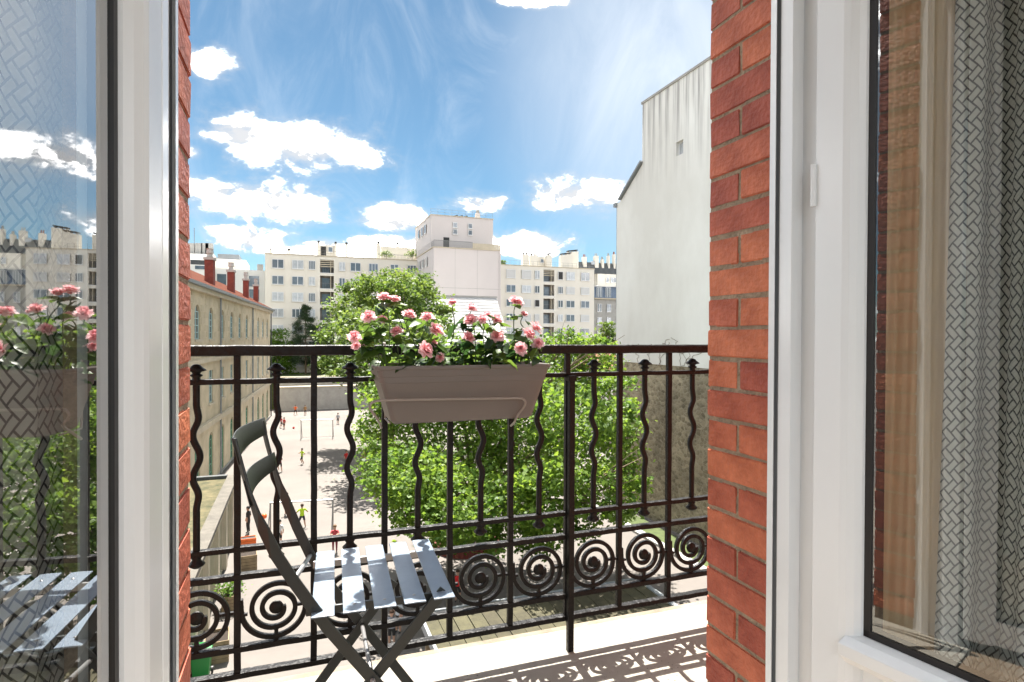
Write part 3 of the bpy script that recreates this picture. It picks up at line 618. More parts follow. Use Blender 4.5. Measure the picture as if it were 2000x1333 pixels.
# seat rails under the slats and the five slats
def seat_pt(px, py): return atZ(px, py, seatz)
cornersN = [(607, 1210), (662, 1207), (671, 1197), (711, 1189), (727, 1183), (768, 1172), (787, 1169), (827, 1160), (842, 1157), (881, 1150)]
slx = []
L0, L5 = seat_pt(607, 1210), seat_pt(881, 1153)
dep = (L5-L0).dot(su)
for s_, off in ((0, nearP+sv*0.03), (1, farP-sv*0.03)):
    a = off+su*(-0.012); a.z = seatz-0.012; b = a+su*(dep+0.006)
    m_ = MB(); c = (a+b)/2; m_.obox(c, su, sv, (0, 0, 1), (b-a).length/2, 0.0035, 0.009); m_.build('seat_rail', steel if s_ else chairm, ch, bevel=0.001)
sw = 0.0478; gap = (dep-5*sw)/4
wlen = (far0-near0).dot(sv)
base = near0.copy(); base.z = 0
shift = L0.dot(su)-base.dot(su)
for i in range(5):
    x0 = shift+i*(sw+gap); m_ = MB(); ns = 8; vs = []; nx = 4
    for j in range(ns+1):
        for q in range(nx+1):
            t = j/ns; e = 0
            p = base+su*(x0+sw*q/nx)+sv*(-0.004+t*(wlen+0.012)); p.z = seatz-0.0007*((2*q/nx-1)**2)-(0.004*(1-t/0.06)**2 if t < .06 else 0)*0+0.012*(i/4)*0.6
            vs.append(p)
    for j in range(ns):
        for q in range(nx): a = j*(nx+1)+q; m_.add([], []); m_.f.append((a, a+1, a+nx+2, a+nx+1)); m_.m.append(0)
    m_.v = [tuple(v) for v in vs]
    o = m_.build('slat', slatm, ch, smooth=False); so_ = o.modifiers.new('solid', 'SOLIDIFY'); so_.thickness = 0.0035; so_.offset = -1; bev(o, 0.001, 2)
    for t in (0.085, 0.90):
        c = base+su*(x0+sw*0.52)+sv*(t*wlen); c.z = seatz+0.007*(i/4)+0.0002
        MB().lathe([(0.0042, -0.002), (0.0042, 0.0004), (0.0028, 0.0014)], c, 10).build('rivet', rivet, o, smooth=True)
# curved back plates
def backplate(n_t, n_b, f_t, f_b):
    m_ = MB(); a0, a1 = onside(*n_t, nearP), onside(*n_b, nearP); b0, b1 = onside(*f_t, farP), onside(*f_b, farP)
    n = 14; vs = []
    for i in range(n+1):
        t = i/n; bow = -su*(0.020*math.sin(math.pi*t))
        ext = sv*(-0.016 if i == 0 else 0.016 if i == n else 0)
        vs += [a0.lerp(b0, t)+bow+ext*.4, a1.lerp(b1, t)+bow+ext*.4]
    m_.v = [tuple(v) for v in vs]
    for i in range(n): m_.f.append((2*i, 2*i+1, 2*i+3, 2*i+2)); m_.m.append(0)
    o = m_.build('back_slat', chairm, ch, smooth=True); so_ = o.modifiers.new('solid', 'SOLIDIFY'); so_.thickness = 0.003; so_.offset = 0; bev(o, 0.001, 2)
backplate((455, 855), (467, 908), (516, 816), (521, 848)); backplate((477, 940), (490, 990), (535, 884), (541, 915))

# ---------------- planter on its wire bracket
PY = RY-0.014-0.010
c = [atY(733, 720, PY-0.185), atY(1078, 711, PY-0.185)]
px0, px1 = c[0].x+0.002, c[1].x; pzt = (c[0].z+c[1].z)/2+0.003; ph = 0.162; pd = 0.182
plt = thing('planter_box', 'taupe plastic planter box hung on the railing full of pink roses', 'planter', ((px0+px1)/2, PY-pd/2, pzt-ph))
def ring(z, inx, iny): return [(px0+inx, PY-pd+iny, z), (px1-inx, PY-pd+iny, z), (px1-inx, PY-iny*0.3, z), (px0+inx, PY-iny*0.3, z)]
def rrect(x0, x1, y0, y1, r, n=5):
    o = []
    for cx, cy, a0 in ((x1-r, y1-r, 0), (x0+r, y1-r, 90), (x0+r, y0+r, 180), (x1-r, y0+r, 270)):
        for k in range(n+1): a = R(a0+90*k/n); o.append((cx+r*math.cos(a), cy+r*math.sin(a)))
    return o
levels = [(0, 0.0), (-0.0045, -0.002), (-0.010, -0.0015), (-0.0125, 0.005), (-0.030, 0.0075), (-0.032, 0.0105), (-0.047, 0.012), (-0.049, 0.015), (-0.155, 0.046), (-ph, 0.054)]
m_ = MB(); vs = []; n = None
inner = [(0, 0.004), (-0.02, 0.008)]
seq = [(z, i, 1) for z, i in reversed(inner)]+[(0, 0.003, 1)]+[(z, i, 0) for z, i in levels]
rings = [(-0.028, 0.009)]+[(-0.003, 0.0045)]+levels
for z, i in rings:
    p2 = rrect(px0+i, px1-i, PY-pd+i*0.6, PY-i*0.25, 0.016); n = len(p2); vs += [(a, b, pzt+z) for a, b in p2]
fs = [(k*n+j, k*n+(j+1) % n, (k+1)*n+(j+1) % n, (k+1)*n+j) for k in range(len(rings)-1) for j in range(n)]
fs = [f[::-1] for f in fs]; fs.append(tuple(range((len(rings)-1)*n, len(rings)*n)))
m_.add(vs, fs); o = m_.build('box', taupe, plt, smooth=False); bev(o, 0.0012, 2)
p2 = rrect(px0+.01, px1-.01, PY-pd+.007, PY-.004, 0.014)
MB().add([(a, b, pzt-0.024+0.004*math.sin(a*90)) for a, b in p2]+[((px0+px1)/2, PY-pd/2, pzt-0.015)], [(j, (j+1) % len(p2), len(p2)) for j in range(len(p2))]).build('soil', soil, plt)
# wire bracket
br = MB(); yf = PY-pd
def onf(px, py, Y): q = atY(px, py, Y); return (q.x, q.y, q.z)
front = [onf(745, 836, PY-0.03), onf(741, 826, PY-0.10), onf(733, 813, yf-0.01), onf(724, 801, yf-0.014), onf(723, 792, yf-0.014), onf(730, 785, yf-0.012), onf(748, 782.5, yf-0.006), onf(800, 781.5, yf+0.0), onf(880, 780, yf+0.0), onf(960, 779, yf+0.0), onf(1010, 778, yf-0.003), onf(1022, 780, yf-0.004), onf(1026, 788, yf-0.003), onf(1022, 797, yf+0.003), onf(1012, 810, yf+0.010), onf(1006, 822, yf+0.018), onf(1004, 826, PY-0.10), onf(998, 832, PY-0.03)]
def smoothpts(p, n=4):
    p = [Vector(q) for q in p]; out = []
    for i in range(len(p)-1):
        a, b, c_, d_ = p[max(i-1, 0)], p[i], p[i+1], p[min(i+2, len(p)-1)]
        for k in range(n):
            t = k/n; out.append(0.5*((2*b)+(c_-a)*t+(2*a-5*b+4*c_-d_)*t*t+(3*b-a-3*c_+d_)*t**3))
    return out+[p[-1]]
br.tube(smoothpts(front), 0.0034, 8, (0.1, 0.2, 1))
for x_ in (px0+0.05, px1-0.05):
    br.tube(smoothpts([(x_, PY-0.10, pzt-ph-0.004), (x_, PY-0.01, pzt-ph-0.004), (x_, PY+0.004, pzt-ph+0.01), (x_, PY+0.004, pzt-0.03), (x_, PY+0.006, rail_rows['handrail'][1]-0.002), (x_, RY, rail_rows['handrail'][1]+0.004), (x_, RY+0.027, rail_rows['handrail'][1]), (x_, RY+0.028, rail_rows['handrail'][0]-0.01)]), 0.0026, 8, (1, 0.2, 0.1))
tag(br.build('planter_bracket', wire, smooth=True), 'thin wire bracket holding the taupe planter box', 'bracket')

# ---------------- roses
def rose_mesh(seed):
    r = random.Random(seed); vs, fs, col = [], [], []
    layers = [(5, 0.0215, 74, 0.0225), (6, 0.0195, 54, 0.0225), (6, 0.0150, 38, 0.0215), (5, 0.0100, 22, 0.019), (4, 0.0055, 9, 0.0165)]
    for li, (n, rad, open_, ln) in enumerate(layers):
        for k in range(n):
            a = 2*math.pi*(k+r.random()*.35)/n+li*0.5; op = R(open_+r.uniform(-10, 10)); L_ = ln*r.uniform(.85, 1.12); Wd = L_*r.uniform(1.05, 1.3); b0 = len(vs)
            for j in range(5):
                t = j/4; bend = op*(0.25+0.75*t)*(1.0 if li < 2 else 0.8)
                rr = 0.0025+L_*t*math.sin(op*(0.55+0.4*t)); h = L_*t*math.cos(op*(0.55+0.4*t))*1.0+0.002*li*0.4
                wv = Wd*(0.28+0.72*math.sin(min(1, t*1.02)*math.pi*0.62))*(1 if j < 4 else .74)
                for q in (-1, -.5, 0, .5, 1):
                    ang = a+q*wv/2/max(rr, 0.006)*0.85; cup = -0.0028*(1-abs(q))*(1 if li < 3 else .4); ruff = r.uniform(-.0012, .0012)*(t**2)
                    curl = (-0.003*abs(q)*t if li < 2 else 0.0)
                    vs.append(((rr+cup+ruff)*math.cos(ang), (rr+cup+ruff)*math.sin(ang), h+ruff+curl))
            for j in range(4):
                for q in range(4):
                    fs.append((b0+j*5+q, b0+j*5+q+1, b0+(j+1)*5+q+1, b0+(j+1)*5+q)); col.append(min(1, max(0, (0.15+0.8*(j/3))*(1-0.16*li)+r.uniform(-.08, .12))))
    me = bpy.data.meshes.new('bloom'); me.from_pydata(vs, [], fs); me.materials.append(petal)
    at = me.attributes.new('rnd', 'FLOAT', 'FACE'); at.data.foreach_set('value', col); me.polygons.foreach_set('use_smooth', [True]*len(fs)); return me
blooms = [rose_mesh(k) for k in range(5)]
def leaf_mesh(seed):
    r = random.Random(seed); vs, fs = [], []; L_ = 0.036; W_ = 0.021; n = 6
    for i in range(n+1):
        t = i/n; w = W_/2*math.sin(math.pi*min(1, t**0.8*0.98+0.02))**0.8; dz = -0.010*t*t*r.uniform(.6, 1.5)
        for q in (-1, 0, 1): vs.append((L_*t, q*w, dz+0.0035*abs(q)*math.sin(math.pi*t)+r.uniform(-.0004, .0004)))
    for i in range(n):
        for q in range(2): fs.append((i*3+q, i*3+q+1, i*3+q+4, i*3+q+3))
    me = bpy.data.meshes.new('leaf'); me.from_pydata(vs, [], fs); me.materials.append(roseleaf); me.polygons.foreach_set('use_smooth', [True]*len(fs)); return me
leaves = [leaf_mesh(k) for k in range(5)]
rp0 = Vector(((px0+px1)/2, PY-pd/2, pzt-0.02))
rose = thing('rose_plant', 'pink rose plant in bloom with dark glossy leaves growing in the taupe planter', 'plant', tuple(rp0))
BL = [(430,115,60),(515,130,52),(305,272,58),(410,292,44),(635,260,60),(180,440,54),(200,508,36),(262,522,30),(540,395,50),(795,280,58),(855,385,66),(755,545,72),(840,487,38),(910,600,40),(1005,152,46),(1160,202,54),(1165,300,62),(1262,292,52),(1305,258,50),(1368,300,58),(1125,447,58),(1390,432,62),(1535,150,70),(1600,245,38),(1685,360,62),(1630,412,62),(1575,528,56),(1725,490,52)]
stems = MB(); tips = []; rr = random.Random(3)
for (zx, zy, w) in BL:
    lowness = (zy-120)/480; Yb = PY-pd*(0.42+0.52*lowness)+rr.uniform(-.015, .02)
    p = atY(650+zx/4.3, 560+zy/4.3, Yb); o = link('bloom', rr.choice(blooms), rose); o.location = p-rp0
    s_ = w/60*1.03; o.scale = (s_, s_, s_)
    tilt = 0.15+0.95*lowness+rr.uniform(-.2, .25); az_ = -math.pi/2+rr.uniform(-.9, .9)+( -0.5 if zx < 350 else 0.4 if zx > 1550 else 0)
    dirv = Vector((math.sin(tilt)*math.cos(az_), math.sin(tilt)*math.sin(az_), math.cos(tilt)))
    o.rotation_euler = (dirv.to_track_quat('Z', 'Y') @ Euler((0, 0, rr.uniform(0, 6.28))).to_quaternion()).to_euler()
    root = Vector((min(px1-.04, max(px0+.04, p.x+rr.uniform(-.05, .05)*1.2+(0.04 if zx < 300 else -0.04 if zx > 1600 else 0))), PY-pd/2+rr.uniform(-.04, .04), pzt-0.025))
    mid = root.lerp(p, 0.55)+Vector((rr.uniform(-.015, .015), 0, 0.02)); e_ = p-dirv*0.004
    stems.tube(smoothpts([root, mid, e_-dirv*0.02, e_], 4), 0.0016, 5, (0.3, 0.2, 1)); tips.append((root, mid, e_))
stems.build('stem', stemm, rose)
nl = 0
while nl < 298:
    if rr.random() < 0.66:
        a, b, c_ = rr.choice(tips); t = rr.random()
        p = a.lerp(b, t*2) if t < .5 else b.lerp(c_, (t-.5)*1.9)
        p = p+Vector((rr.uniform(-.022, .022), rr.uniform(-.022, .022), rr.uniform(-.01, .012)))
    else:
        p = Vector((rr.uniform(px0+.02, px1-.02), PY-pd*rr.uniform(.1, .97), pzt+rr.uniform(0.0, .075)))
    o = link('leaf', rr.choice(leaves), rose); o.location = p-rp0; s_ = rr.uniform(.95, 1.6); o.scale = (s_,)*3
    o.rotation_euler = (rr.uniform(-.7, .7), rr.uniform(-.5, .75), rr.uniform(0, 6.28)); nl += 1

# ================================================================== COURTYARD AND TOWN
gme = MB(); gme.add([(-1500, -300, GZ), (1500, -300, GZ), (1500, 3000, GZ), (-1500, 3000, GZ)], [(0, 1, 2, 3)])
struct(gme.build('ground', court, off=(0, 0, 0)))

# ---- window meshes, shared by size and style.  local x along the wall, y outward, z up, origin lower left at wall face
WM = {}
def win_meshes(w, h, style):
    key = (round(w, 2), round(h, 2), style)
    if key in WM: return WM[key]
    f = MB(); p = MB(); b = 0.07; d0, d1 = -0.20, -0.12
    def fb(x0, x1, z0, z1): f.box((x0, d0, z0), (x1, d1, z1))
    fb(0, w, 0, b); fb(0, w, h-b, h); fb(0, b, b, h-b); fb(w-b, w, b, h-b)
    if style in ('two', 'net', 'half'):
        if w > 0.9: fb(w/2-0.05, w/2+0.05, b, h-b)
    if style == 'three': fb(w/3-0.04, w/3+0.04, b, h-b); fb(2*w/3-0.04, 2*w/3+0.04, b, h-b)
    f.box((-0.06, -0.20, -0.07), (w+0.06, 0.07, 0.0))
    if style == 'shut':
        n = 7
        for k in range(n): p.box((b*.6, -0.17, b*.5+(h-b)*k/n), (w-b*.6, -0.125, b*.5+(h-b)*(k+0.86)/n))
    elif style == 'half':
        p.box((b, -0.19, b), (w-b, -0.17, h*0.55)); p.box((b*.6, -0.17, h*0.55), (w-b*.6, -0.11, h-b))
    else: p.box((b*.8, -0.185, b*.8), (w-b*.8, -0.165, h-b*.8))
    pm = {'shut': shut, 'net': panel, 'half': panel, 'dark': dark}.get(style, paneg)
    WM[key] = (f.mesh('window', frame_w), p.mesh('pane', pm)); return WM[key]
def put_window(parent, O, U, u, v, w, h, style, name='window'):
    fm, pm = win_meshes(w, h, style); rz = math.atan2(U.y, U.x); g = Vector(ORG[parent.name])
    o = link(name, fm, parent); o.location = O+U*u+Vector((0, 0, v))-g; o.rotation_euler = (0, 0, rz)
    link('pane', pm, o); return o
def holed(mb, O, U, N_, W, H, rects, rd=0.22, mi=0):
    """wall face in plane (U, Z) with rectangular openings and their reveals"""
    us = sorted({0, W}|{r[0] for r in rects}|{r[1] for r in rects}); vs = sorted({0, H}|{r[2] for r in rects}|{r[3] for r in rects})
    Z = Vector((0, 0, 1)); Pt = lambda u, v, d=0: O+U*u+Z*v-N_*d
    for j in range(len(vs)-1):
        i = 0
        while i < len(us)-1:
            def hole(i): 
                cu, cv = (us[i]+us[i+1])/2, (vs[j]+vs[j+1])/2
                return any(r[0] < cu < r[1] and r[2] < cv < r[3] for r in rects)
            if hole(i): i += 1; continue
            k = i
            while k+1 < len(us)-1 and not hole(k+1): k += 1
            mb.add([Pt(us[i], vs[j]), Pt(us[k+1], vs[j]), Pt(us[k+1], vs[j+1]), Pt(us[i], vs[j+1])], [(0, 1, 2, 3)], mi); i = k+1
    for r in rects:
        d = r[4] if len(r) > 4 else rd
        a = [Pt(r[0], r[2]), Pt(r[1], r[2]), Pt(r[1], r[3]), Pt(r[0], r[3])]; b = [Pt(r[0], r[2], d), Pt(r[1], r[2], d), Pt(r[1], r[3], d), Pt(r[0], r[3], d)]
        mb.add(a+b, [(0, 4, 5, 1), (1, 5, 6, 2), (2, 6, 7, 3), (3, 7, 4, 0), (4, 7, 6, 5)] if False else [(0, 1, 5, 4), (1, 2, 6, 5), (2, 3, 7, 6), (3, 0, 4, 7)], mi)
def shell(mb, O, U, N_, W, H, D, mi=0, top=True):
    """sides, back and roof of a block whose front face is made by holed()"""
    Z = Vector((0, 0, 1)); c = [O, O+U*W, O+U*W-N_*D, O-N_*D]; t = [q+Z*H for q in c]
    mb.add(c+t, [(1, 2, 6, 5), (2, 3, 7, 6), (3, 0, 4, 7)]+([(4, 5, 6, 7)] if top else []), mi)

YF = 108.0
ROOF = 14.7; 
def colx(px, Y=YF): return atY(px, 655, Y).x
def rowz(px, py, Y=YF): return atY(px, py, Y).z
NY = Vector((0, -1, 0)); UX = Vector((1, 0, 0))
wr = random.Random(11)
def flat_block(name, label, x0px, x1px, cols, rows, logg, seed, shutters):
    r = random.Random(seed); x0, x1 = colx(x0px), colx(x1px)
    t = thing(name, label, 'building', ((x0+x1)/2, YF, GZ)); O = Vector((x0, YF, GZ)); W = x1-x0; H = ROOF-GZ
    rects = []; wins = []; logs = []
    for ri, (za, zb) in enumerate(rows):
        for ci, (a, b) in enumerate(cols):
            q = (colx(a)-x0, colx(b)-x0, zb-GZ, za-GZ); rects.append(q); wins.append((ri, ci, q))
    lu = (colx(logg[0])-x0, colx(logg[1])-x0)
    for ri, (za, zb) in enumerate(rows):
        q = (lu[0], lu[1], zb-GZ-0.55, za-GZ+0.30, 1.35); rects.append(q); logs.append((ri, q))
    m = MB(); holed(m, O, UX, NY, W, H, rects); shell(m, O, UX, NY, W, H, 11)
    w = m.build('wall', cream, t)
    for ri, ci, q in wins:
        st = shutters.get((ri, ci)) or r.choice(['two', 'two', 'net', 'net', 'three', 'shut' if r.random() < .4 else 'two'])
        put_window(t, O, UX, q[0], q[2], q[1]-q[0], q[3]-q[2], st)
    for ri, q in logs:
        lg = MB(); a, b, z0, z1 = q[:4]; X0 = O.x+a; X1 = O.x+b
        lg.box((X0+.02, YF+0.9, GZ+z0), (X1-.02, YF+0.96, GZ+z1)); o = lg.build('loggia_wall', loggb, t)
        MB().box((X0+(b-a)*.15, YF+0.84, GZ+z0+0.1), (X0+(b-a)*.72, YF+0.898, GZ+z1-0.35)).build('loggia_door', paneg, o)
        MB().box((X0+.01, YF-0.02, GZ+z0), (X1-.01, YF+0.08, GZ+z0+0.10)).build('slab', frame_w, t)
        pr = MB()
        pr.box((X0+(b-a)*.75, YF+0.02, GZ+z0+.1), (X0+(b-a)*.79, YF+0.88, GZ+z1)); pr.build('loggia_fin', corn, o)
        gr = MB()
        gr.box((X0+.03, YF+.03, GZ+z0+1.02), (X1-.03, YF+.07, GZ+z0+1.07))
        for k in range(9): xx = X0+.05+(b-a-.1)*k/8; gr.box((xx-.012, YF+.035, GZ+z0+.1), (xx+.012, YF+.06, GZ+z0+1.03))
        gr.build('loggia_railing', railg, t)
        if ri == 0:
            for k in range(4):
                MB().box((X0, YF-.03, GZ+z1-0.22-k*.34), (X1, YF+.12, GZ+z1-0.08-k*.34)).build('sunshade_slat', corn, t)
    MB().box((x0-.05, YF-.10, ROOF), (x1+.05, YF+.25, ROOF+.16)).build('coping', corn, t)
    return t, x0, x1
rowsL = [(rowz(543, a), rowz(543, b)) for a, b in ((507, 524.5), (539, 556), (571, 588.5), (603, 620), (635, 652), (667, 684), (699, 716), (731, 748))]
colsL = [(531, 554), (570, 592.5), (602.8, 615.5), (662, 673.7), (684, 704), (720, 738), (762, 777.5), (795, 812)]
tL, xa, xb = flat_block('apartment_building', 'long cream apartment block with stacked loggias rising behind the pine tree', 517.5, 818, colsL, rowsL, (625, 652), 4, {(0, 1): 'half', (0, 2): 'three', (1, 0): 'two', (2, 0): 'net', (3, 0): 'net'})
rowsR = [(rowz(1115, a), rowz(1115, b)) for a, b in ((532, 548), (561, 575), (587.7, 601.5), (615, 628.5), (642, 655.5), (669, 682.5), (696, 709))]
colsR = [(988, 1006), (1018, 1036.5), (1043.5, 1053), (1089, 1098.6), (1105, 1121.4), (1133.7, 1150)]
tR, xc_, xd_ = flat_block('apartment_building', 'cream apartment block beside the stepped tower with white shutters and chimney stacks', 970, 1160, colsR, rowsR, (1061, 1082), 9, {(0, 0): 'shut', (0, 1): 'shut', (0, 3): 'dark', (0, 2): 'net', (1, 4): 'shut', (1, 5): 'shut', (3, 5): 'shut', (2, 2): 'dark'})
# rooftop pieces
def roofbox(t, name, px0, px1, pyt, m, Y0=2.0, dep=4.0, zb=None, bevel=0):
    Y = YF+Y0; a, b = atY(px0, pyt, Y), atY(px1, pyt, Y); z0 = ROOF if zb is None else zb
    return MB().box((a.x, Y, z0-0.01), (b.x, Y+dep, (a.z+b.z)/2)).build(name, m, t)
def stack(t, px0, px1, pyt, slant=0.0, Y0=2.0, pots=2):
    Y = YF+Y0; a, b = atY(px0, pyt, Y), atY(px1, pyt, Y); z = (a.z+b.z)/2
    m = MB(); m.prism([(a.x, ROOF-.02), (b.x, ROOF-.02), (b.x, z+slant*(b.x-a.x)), (a.x, z)], lambda p, q, r: (p, r, q), Y, Y+0.9); o = m.build('chimney', cream, t)
    mm = MB(); mm.obox(((a.x+b.x)/2, Y+.45, z+slant*(b.x-a.x)/2+.28), (1, 0, slant), (0, 1, 0), (-slant, 0, 1), (b.x-a.x)*.42, .5, .10); mm.build('chimney_cap', dark, o)
    for k in range(pots):
        xx = a.x+(b.x-a.x)*(k+.5)/pots; zz_ = z+slant*(b.x-a.x)*(k+.5)/pots
        MB().box((xx-.14, Y+.25, zz_-.02), (xx+.14, Y+.65, zz_+.25)).build('chimney_pot', greyslab, o)
    return o
p1 = roofbox(tL, 'penthouse', 621, 657.5, 479.5, cream); put_window(tL, Vector((0, YF+1.97, 0)), UX, atY(641, 497, YF+2).x, atY(641, 493, YF+2).z, 0.75, 0.95, 'two')
a = atY(627, 499, YF+1.99); MB().box((a.x, YF+1.93, ROOF+.1), (a.x+.85, YF+1.995, ROOF+2.0)).build('penthouse_door', dark, tL)
stack(tL, 620, 625, 475, 0, 1.5, 1); stack(tL, 653.5, 658, 477, 0, 1.5, 1); stack(tL, 674.5, 679.5, 478, 0, 2.5, 1); stack(tL, 526, 531, 489, 0, 1, 1); stack(tL, 560, 568, 490, 0, 2, 1); stack(tL, 736, 743, 476, 0, 2, 1); stack(tL, 775, 780, 478, 0, 5, 1)
p2_ = roofbox(tL, 'penthouse', 744, 818, 483, cream, 3.5, 5)
gr_ = MB(); a0, a1 = atY(748, 500, YF+.8).x, atY(817, 500, YF+.8).x
for k in range(26): xx = a0+(a1-a0)*k/25; gr_.box((xx-.015, YF+.8, ROOF), (xx+.015, YF+.83, ROOF+1.05))
gr_.box((a0, YF+.79, ROOF+1.0), (a1, YF+.84, ROOF+1.06)); gr_.build('terrace_railing', railg, tL)
stack(tR, 1021, 1033, 497, .10, 1.2, 2); stack(tR, 1036, 1050, 499, .12, 1.6, 2); roofbox(tR, 'penthouse', 1049, 1078, 502.5, cream, 2.2)
a = atY(1066.5, 519, YF+2.18); MB().box((a.x, YF+2.13, ROOF+.1), (a.x+.75, YF+2.195, ROOF+1.9)).build('penthouse_door', dark, tR)
put_window(tR, Vector((0, YF+2.17, 0)), UX, atY(1055, 514, YF+2.2).x, atY(1055, 514, YF+2.2).z, 0.7, 0.8, 'two')
stack(tR, 1095, 1118, 500, .16, 1.5, 3); stack(tR, 1108, 1130, 494, .14, 3.0, 3); stack(tR, 1068, 1078, 499, .15, 1.0, 1)
for t, x0, x1 in ((tL, xa, xb-6), (tR, xc_+1, xd_)):
    m = MB()
    for zz_ in (0.55, 1.05): m.box((x0, YF+.42, ROOF+zz_), (x1, YF+.445, ROOF+zz_+.03))
    for k in range(22): xx = x0+(x1-x0)*k/21; m.box((xx-.015, YF+.42, ROOF), (xx+.015, YF+.445, ROOF+1.07))
    m.build('roof_railing', railg, t)

# ---- stepped tower that comes forward
YT = 94.0
X0 = atY(847, 560, YT).x; X1 = atY(978, 560, YT).x; ZT = atY(910, 487, YT).z
tw = thing('stepped_tower', 'pale pink rendered tower with set back top floors and a roof terrace', 'building', ((X0+X1)/2, YT, GZ))
m = MB(); m.box((X0, YT, GZ), (X1, YF+4, ZT), skip=('-x',))
OT = Vector((X0, YF+4, GZ)); UT = Vector((0, -1, 0)); NT = Vector((-1, 0, 0))
rects = []
for k in range(8):
    z1 = ZT-GZ-1.0-2.85*k; rects += [(6.5, 7.6, z1-1.5, z1), (9.3, 10.4, z1-1.5, z1), (12.4, 13.4, z1-1.5, z1)]
rects = [q for q in rects if q[2] > 2]
holed(m, OT, UT, NT, YF+4-YT, ZT-GZ, rects); m.build('wall', towerw, tw)
for q in rects: put_window(tw, OT, UT, q[0], q[2], q[1]-q[0], q[3]-q[2], 'two')
m = MB()
for xx in (0.31, 0.64): m.box((X0+(X1-X0)*xx-.02, YT-.012, GZ), (X0+(X1-X0)*xx+.02, YT-.002, ZT))
m.box((X0, YT-.010, ZT-6.5), (X1, YT-.003, ZT-6.44)); m.build('wall_joint', greyslab, tw)
MB().tube([(X1-.25, YT-.08, GZ), (X1-.25, YT-.08, ZT)], .07, 6, (1, 0, 0)).build('rain_pipe', towerw, tw)
MB().box((X0-.12, YT-.15, ZT), (X1+.12, YF+3, ZT+.14)).build('terrace_slab', corn, tw)
YU = YT+2.2; ux0, ux1 = atY(845.5, 450, YU).x-0.3, atY(963, 450, YU).x; ZU = atY(905, 425, YU).z
m = MB(); m.box((ux0, YU, ZT), (ux1, YF+2, ZU), skip=('-y', '-x'))
wrc = []
for a, b in ((884, 893), (914, 922)):
    for c_, d_ in ((436, 446), (449, 459)): wrc.append((atY(a, 440, YU).x-ux0, atY(b, 440, YU).x-ux0, atY(900, d_, YU).z-ZT, atY(900, c_, YU).z-ZT))
OU = Vector((ux0, YU, ZT)); holed(m, OU, UX, NY, ux1-ux0, ZU-ZT, wrc)
OS = Vector((ux0, YF+2, ZT)); src = [(3.5, 4.5, ZU-ZT-2.4, ZU-ZT-.9), (6.5, 7.5, ZU-ZT-2.4, ZU-ZT-.9), (9.2, 10.2, ZU-ZT-2.4, ZU-ZT-.9)]
holed(m, OS, UT, NT, YF+2-YU, ZU-ZT, src); up_ = m.build('upper_storey', towerw, tw)
for q in wrc: put_window(tw, OU, UX, q[0], q[2], q[1]-q[0], q[3]-q[2], 'one')
for q in src: put_window(tw, OS, UT, q[0], q[2], q[1]-q[0], q[3]-q[2], 'one')
a = atY(866, 470, YU).x; MB().box((a, YU-.05, ZT+.14), (a+1.0, YU-.005, ZT+2.1)).build('terrace_door', dark, tw)
m = MB(); xe = X0+(X1-X0)*.57
for k in range(60): xx = X0+.05+(xe-X0-.1)*k/59; m.box((xx-.018, YT+.02, ZT+.14), (xx+.018, YT+.05, ZT+1.2))
m.box((X0, YT+.015, ZT+1.17), (xe, YT+.06, ZT+1.24))
for k in range(40): yy = YT+.1+13*k/39; m.box((X0+.02, yy-.018, ZT+.14), (X0+.05, yy+.018, ZT+1.2))
m.build('terrace_railing', railg, tw)
for k in range(14):
    xx = xe+(X1-xe)*k/14; MB().box((xx+.01, YT+.02, ZT+.14), (xx+(X1-xe)/14-.01, YT+.06, ZT+1.05)).build('bamboo_screen', wood_sc if False else corn, tw)
MB().box((ux0-.1, YU-.12, ZU), (ux1+.1, YF+2, ZU+.12)).build('coping', corn, tw)
a = atY(934, 423, YU+2); MB().box((a.x-.35, YU+2, ZU), (a.x+.35, YU+2.8, ZU+1.35)).build('chimney', towerw, tw); MB().box((a.x-.22, YU+2.1, ZU+1.35), (a.x+.22, YU+2.6, ZU+1.9)).build('chimney_pot', greyslab, tw)
for px in (889, 899, 908): a = atY(px, 420, YU+2.5); MB().obox((a.x, YU+2.5, ZU+.55), (1, 0, .35), (0, 1, 0), (-.35, 0, 1), .42, .3, .16).build('roof_vent', slate, tw)
m = MB()
for zz_ in (0.6, 1.1): m.box((ux0, YU+.3, ZU+zz_), (ux1, YU+.325, ZU+zz_+.03))
for k in range(10): xx = ux0+(ux1-ux0)*k/9; m.box((xx-.015, YU+.3, ZU), (xx+.015, YU+.33, ZU+1.12))
m.build('roof_railing', railg, tw)
# ---- low white hall in front of the tower, roofed in pale sheets
YH = 78.0; h0, h1 = atY(858, 580, YH).x, atY(996, 580, YH).x; zr, ze = atY(930, 580, YH+6).z, atY(930, 668, YH).z
hall = thing('low_hall', 'low hall with a pale ribbed sheet roof in front of the tower', 'building', ((h0+h1)/2, YH, GZ))
MB().box((h0+.3, YH+.4, GZ), (h1-.3, YH+9, ze-.05)).build('wall', white_r, hall)
n = 15
for k in range(n):
    ya, yb = YH+6*k/n, YH+6*(k+1)/n; za, zb = ze+(zr-ze)*k/n, ze+(zr-ze)*(k+1)/n
    MB().add([(h0, ya, za), (h1, ya, za), (h1, yb+.05, zb-.015), (h0, yb+.05, zb-.015), (h0, ya, za-.10), (h1, ya, za-.10), (h1, yb+.05, zb-.14), (h0, yb+.05, zb-.14)], [(0, 1, 2, 3), (4, 7, 6, 5), (0, 4, 5, 1), (1, 5, 6, 2), (2, 6, 7, 3), (3, 7, 4, 0)]).build('roof_sheet', sheetm, hall)
MB().box((h0-.1, YH+5.9, zr-.1), (h1+.1, YH+6.4, zr+.12)).build('ridge', greyslab, hall)
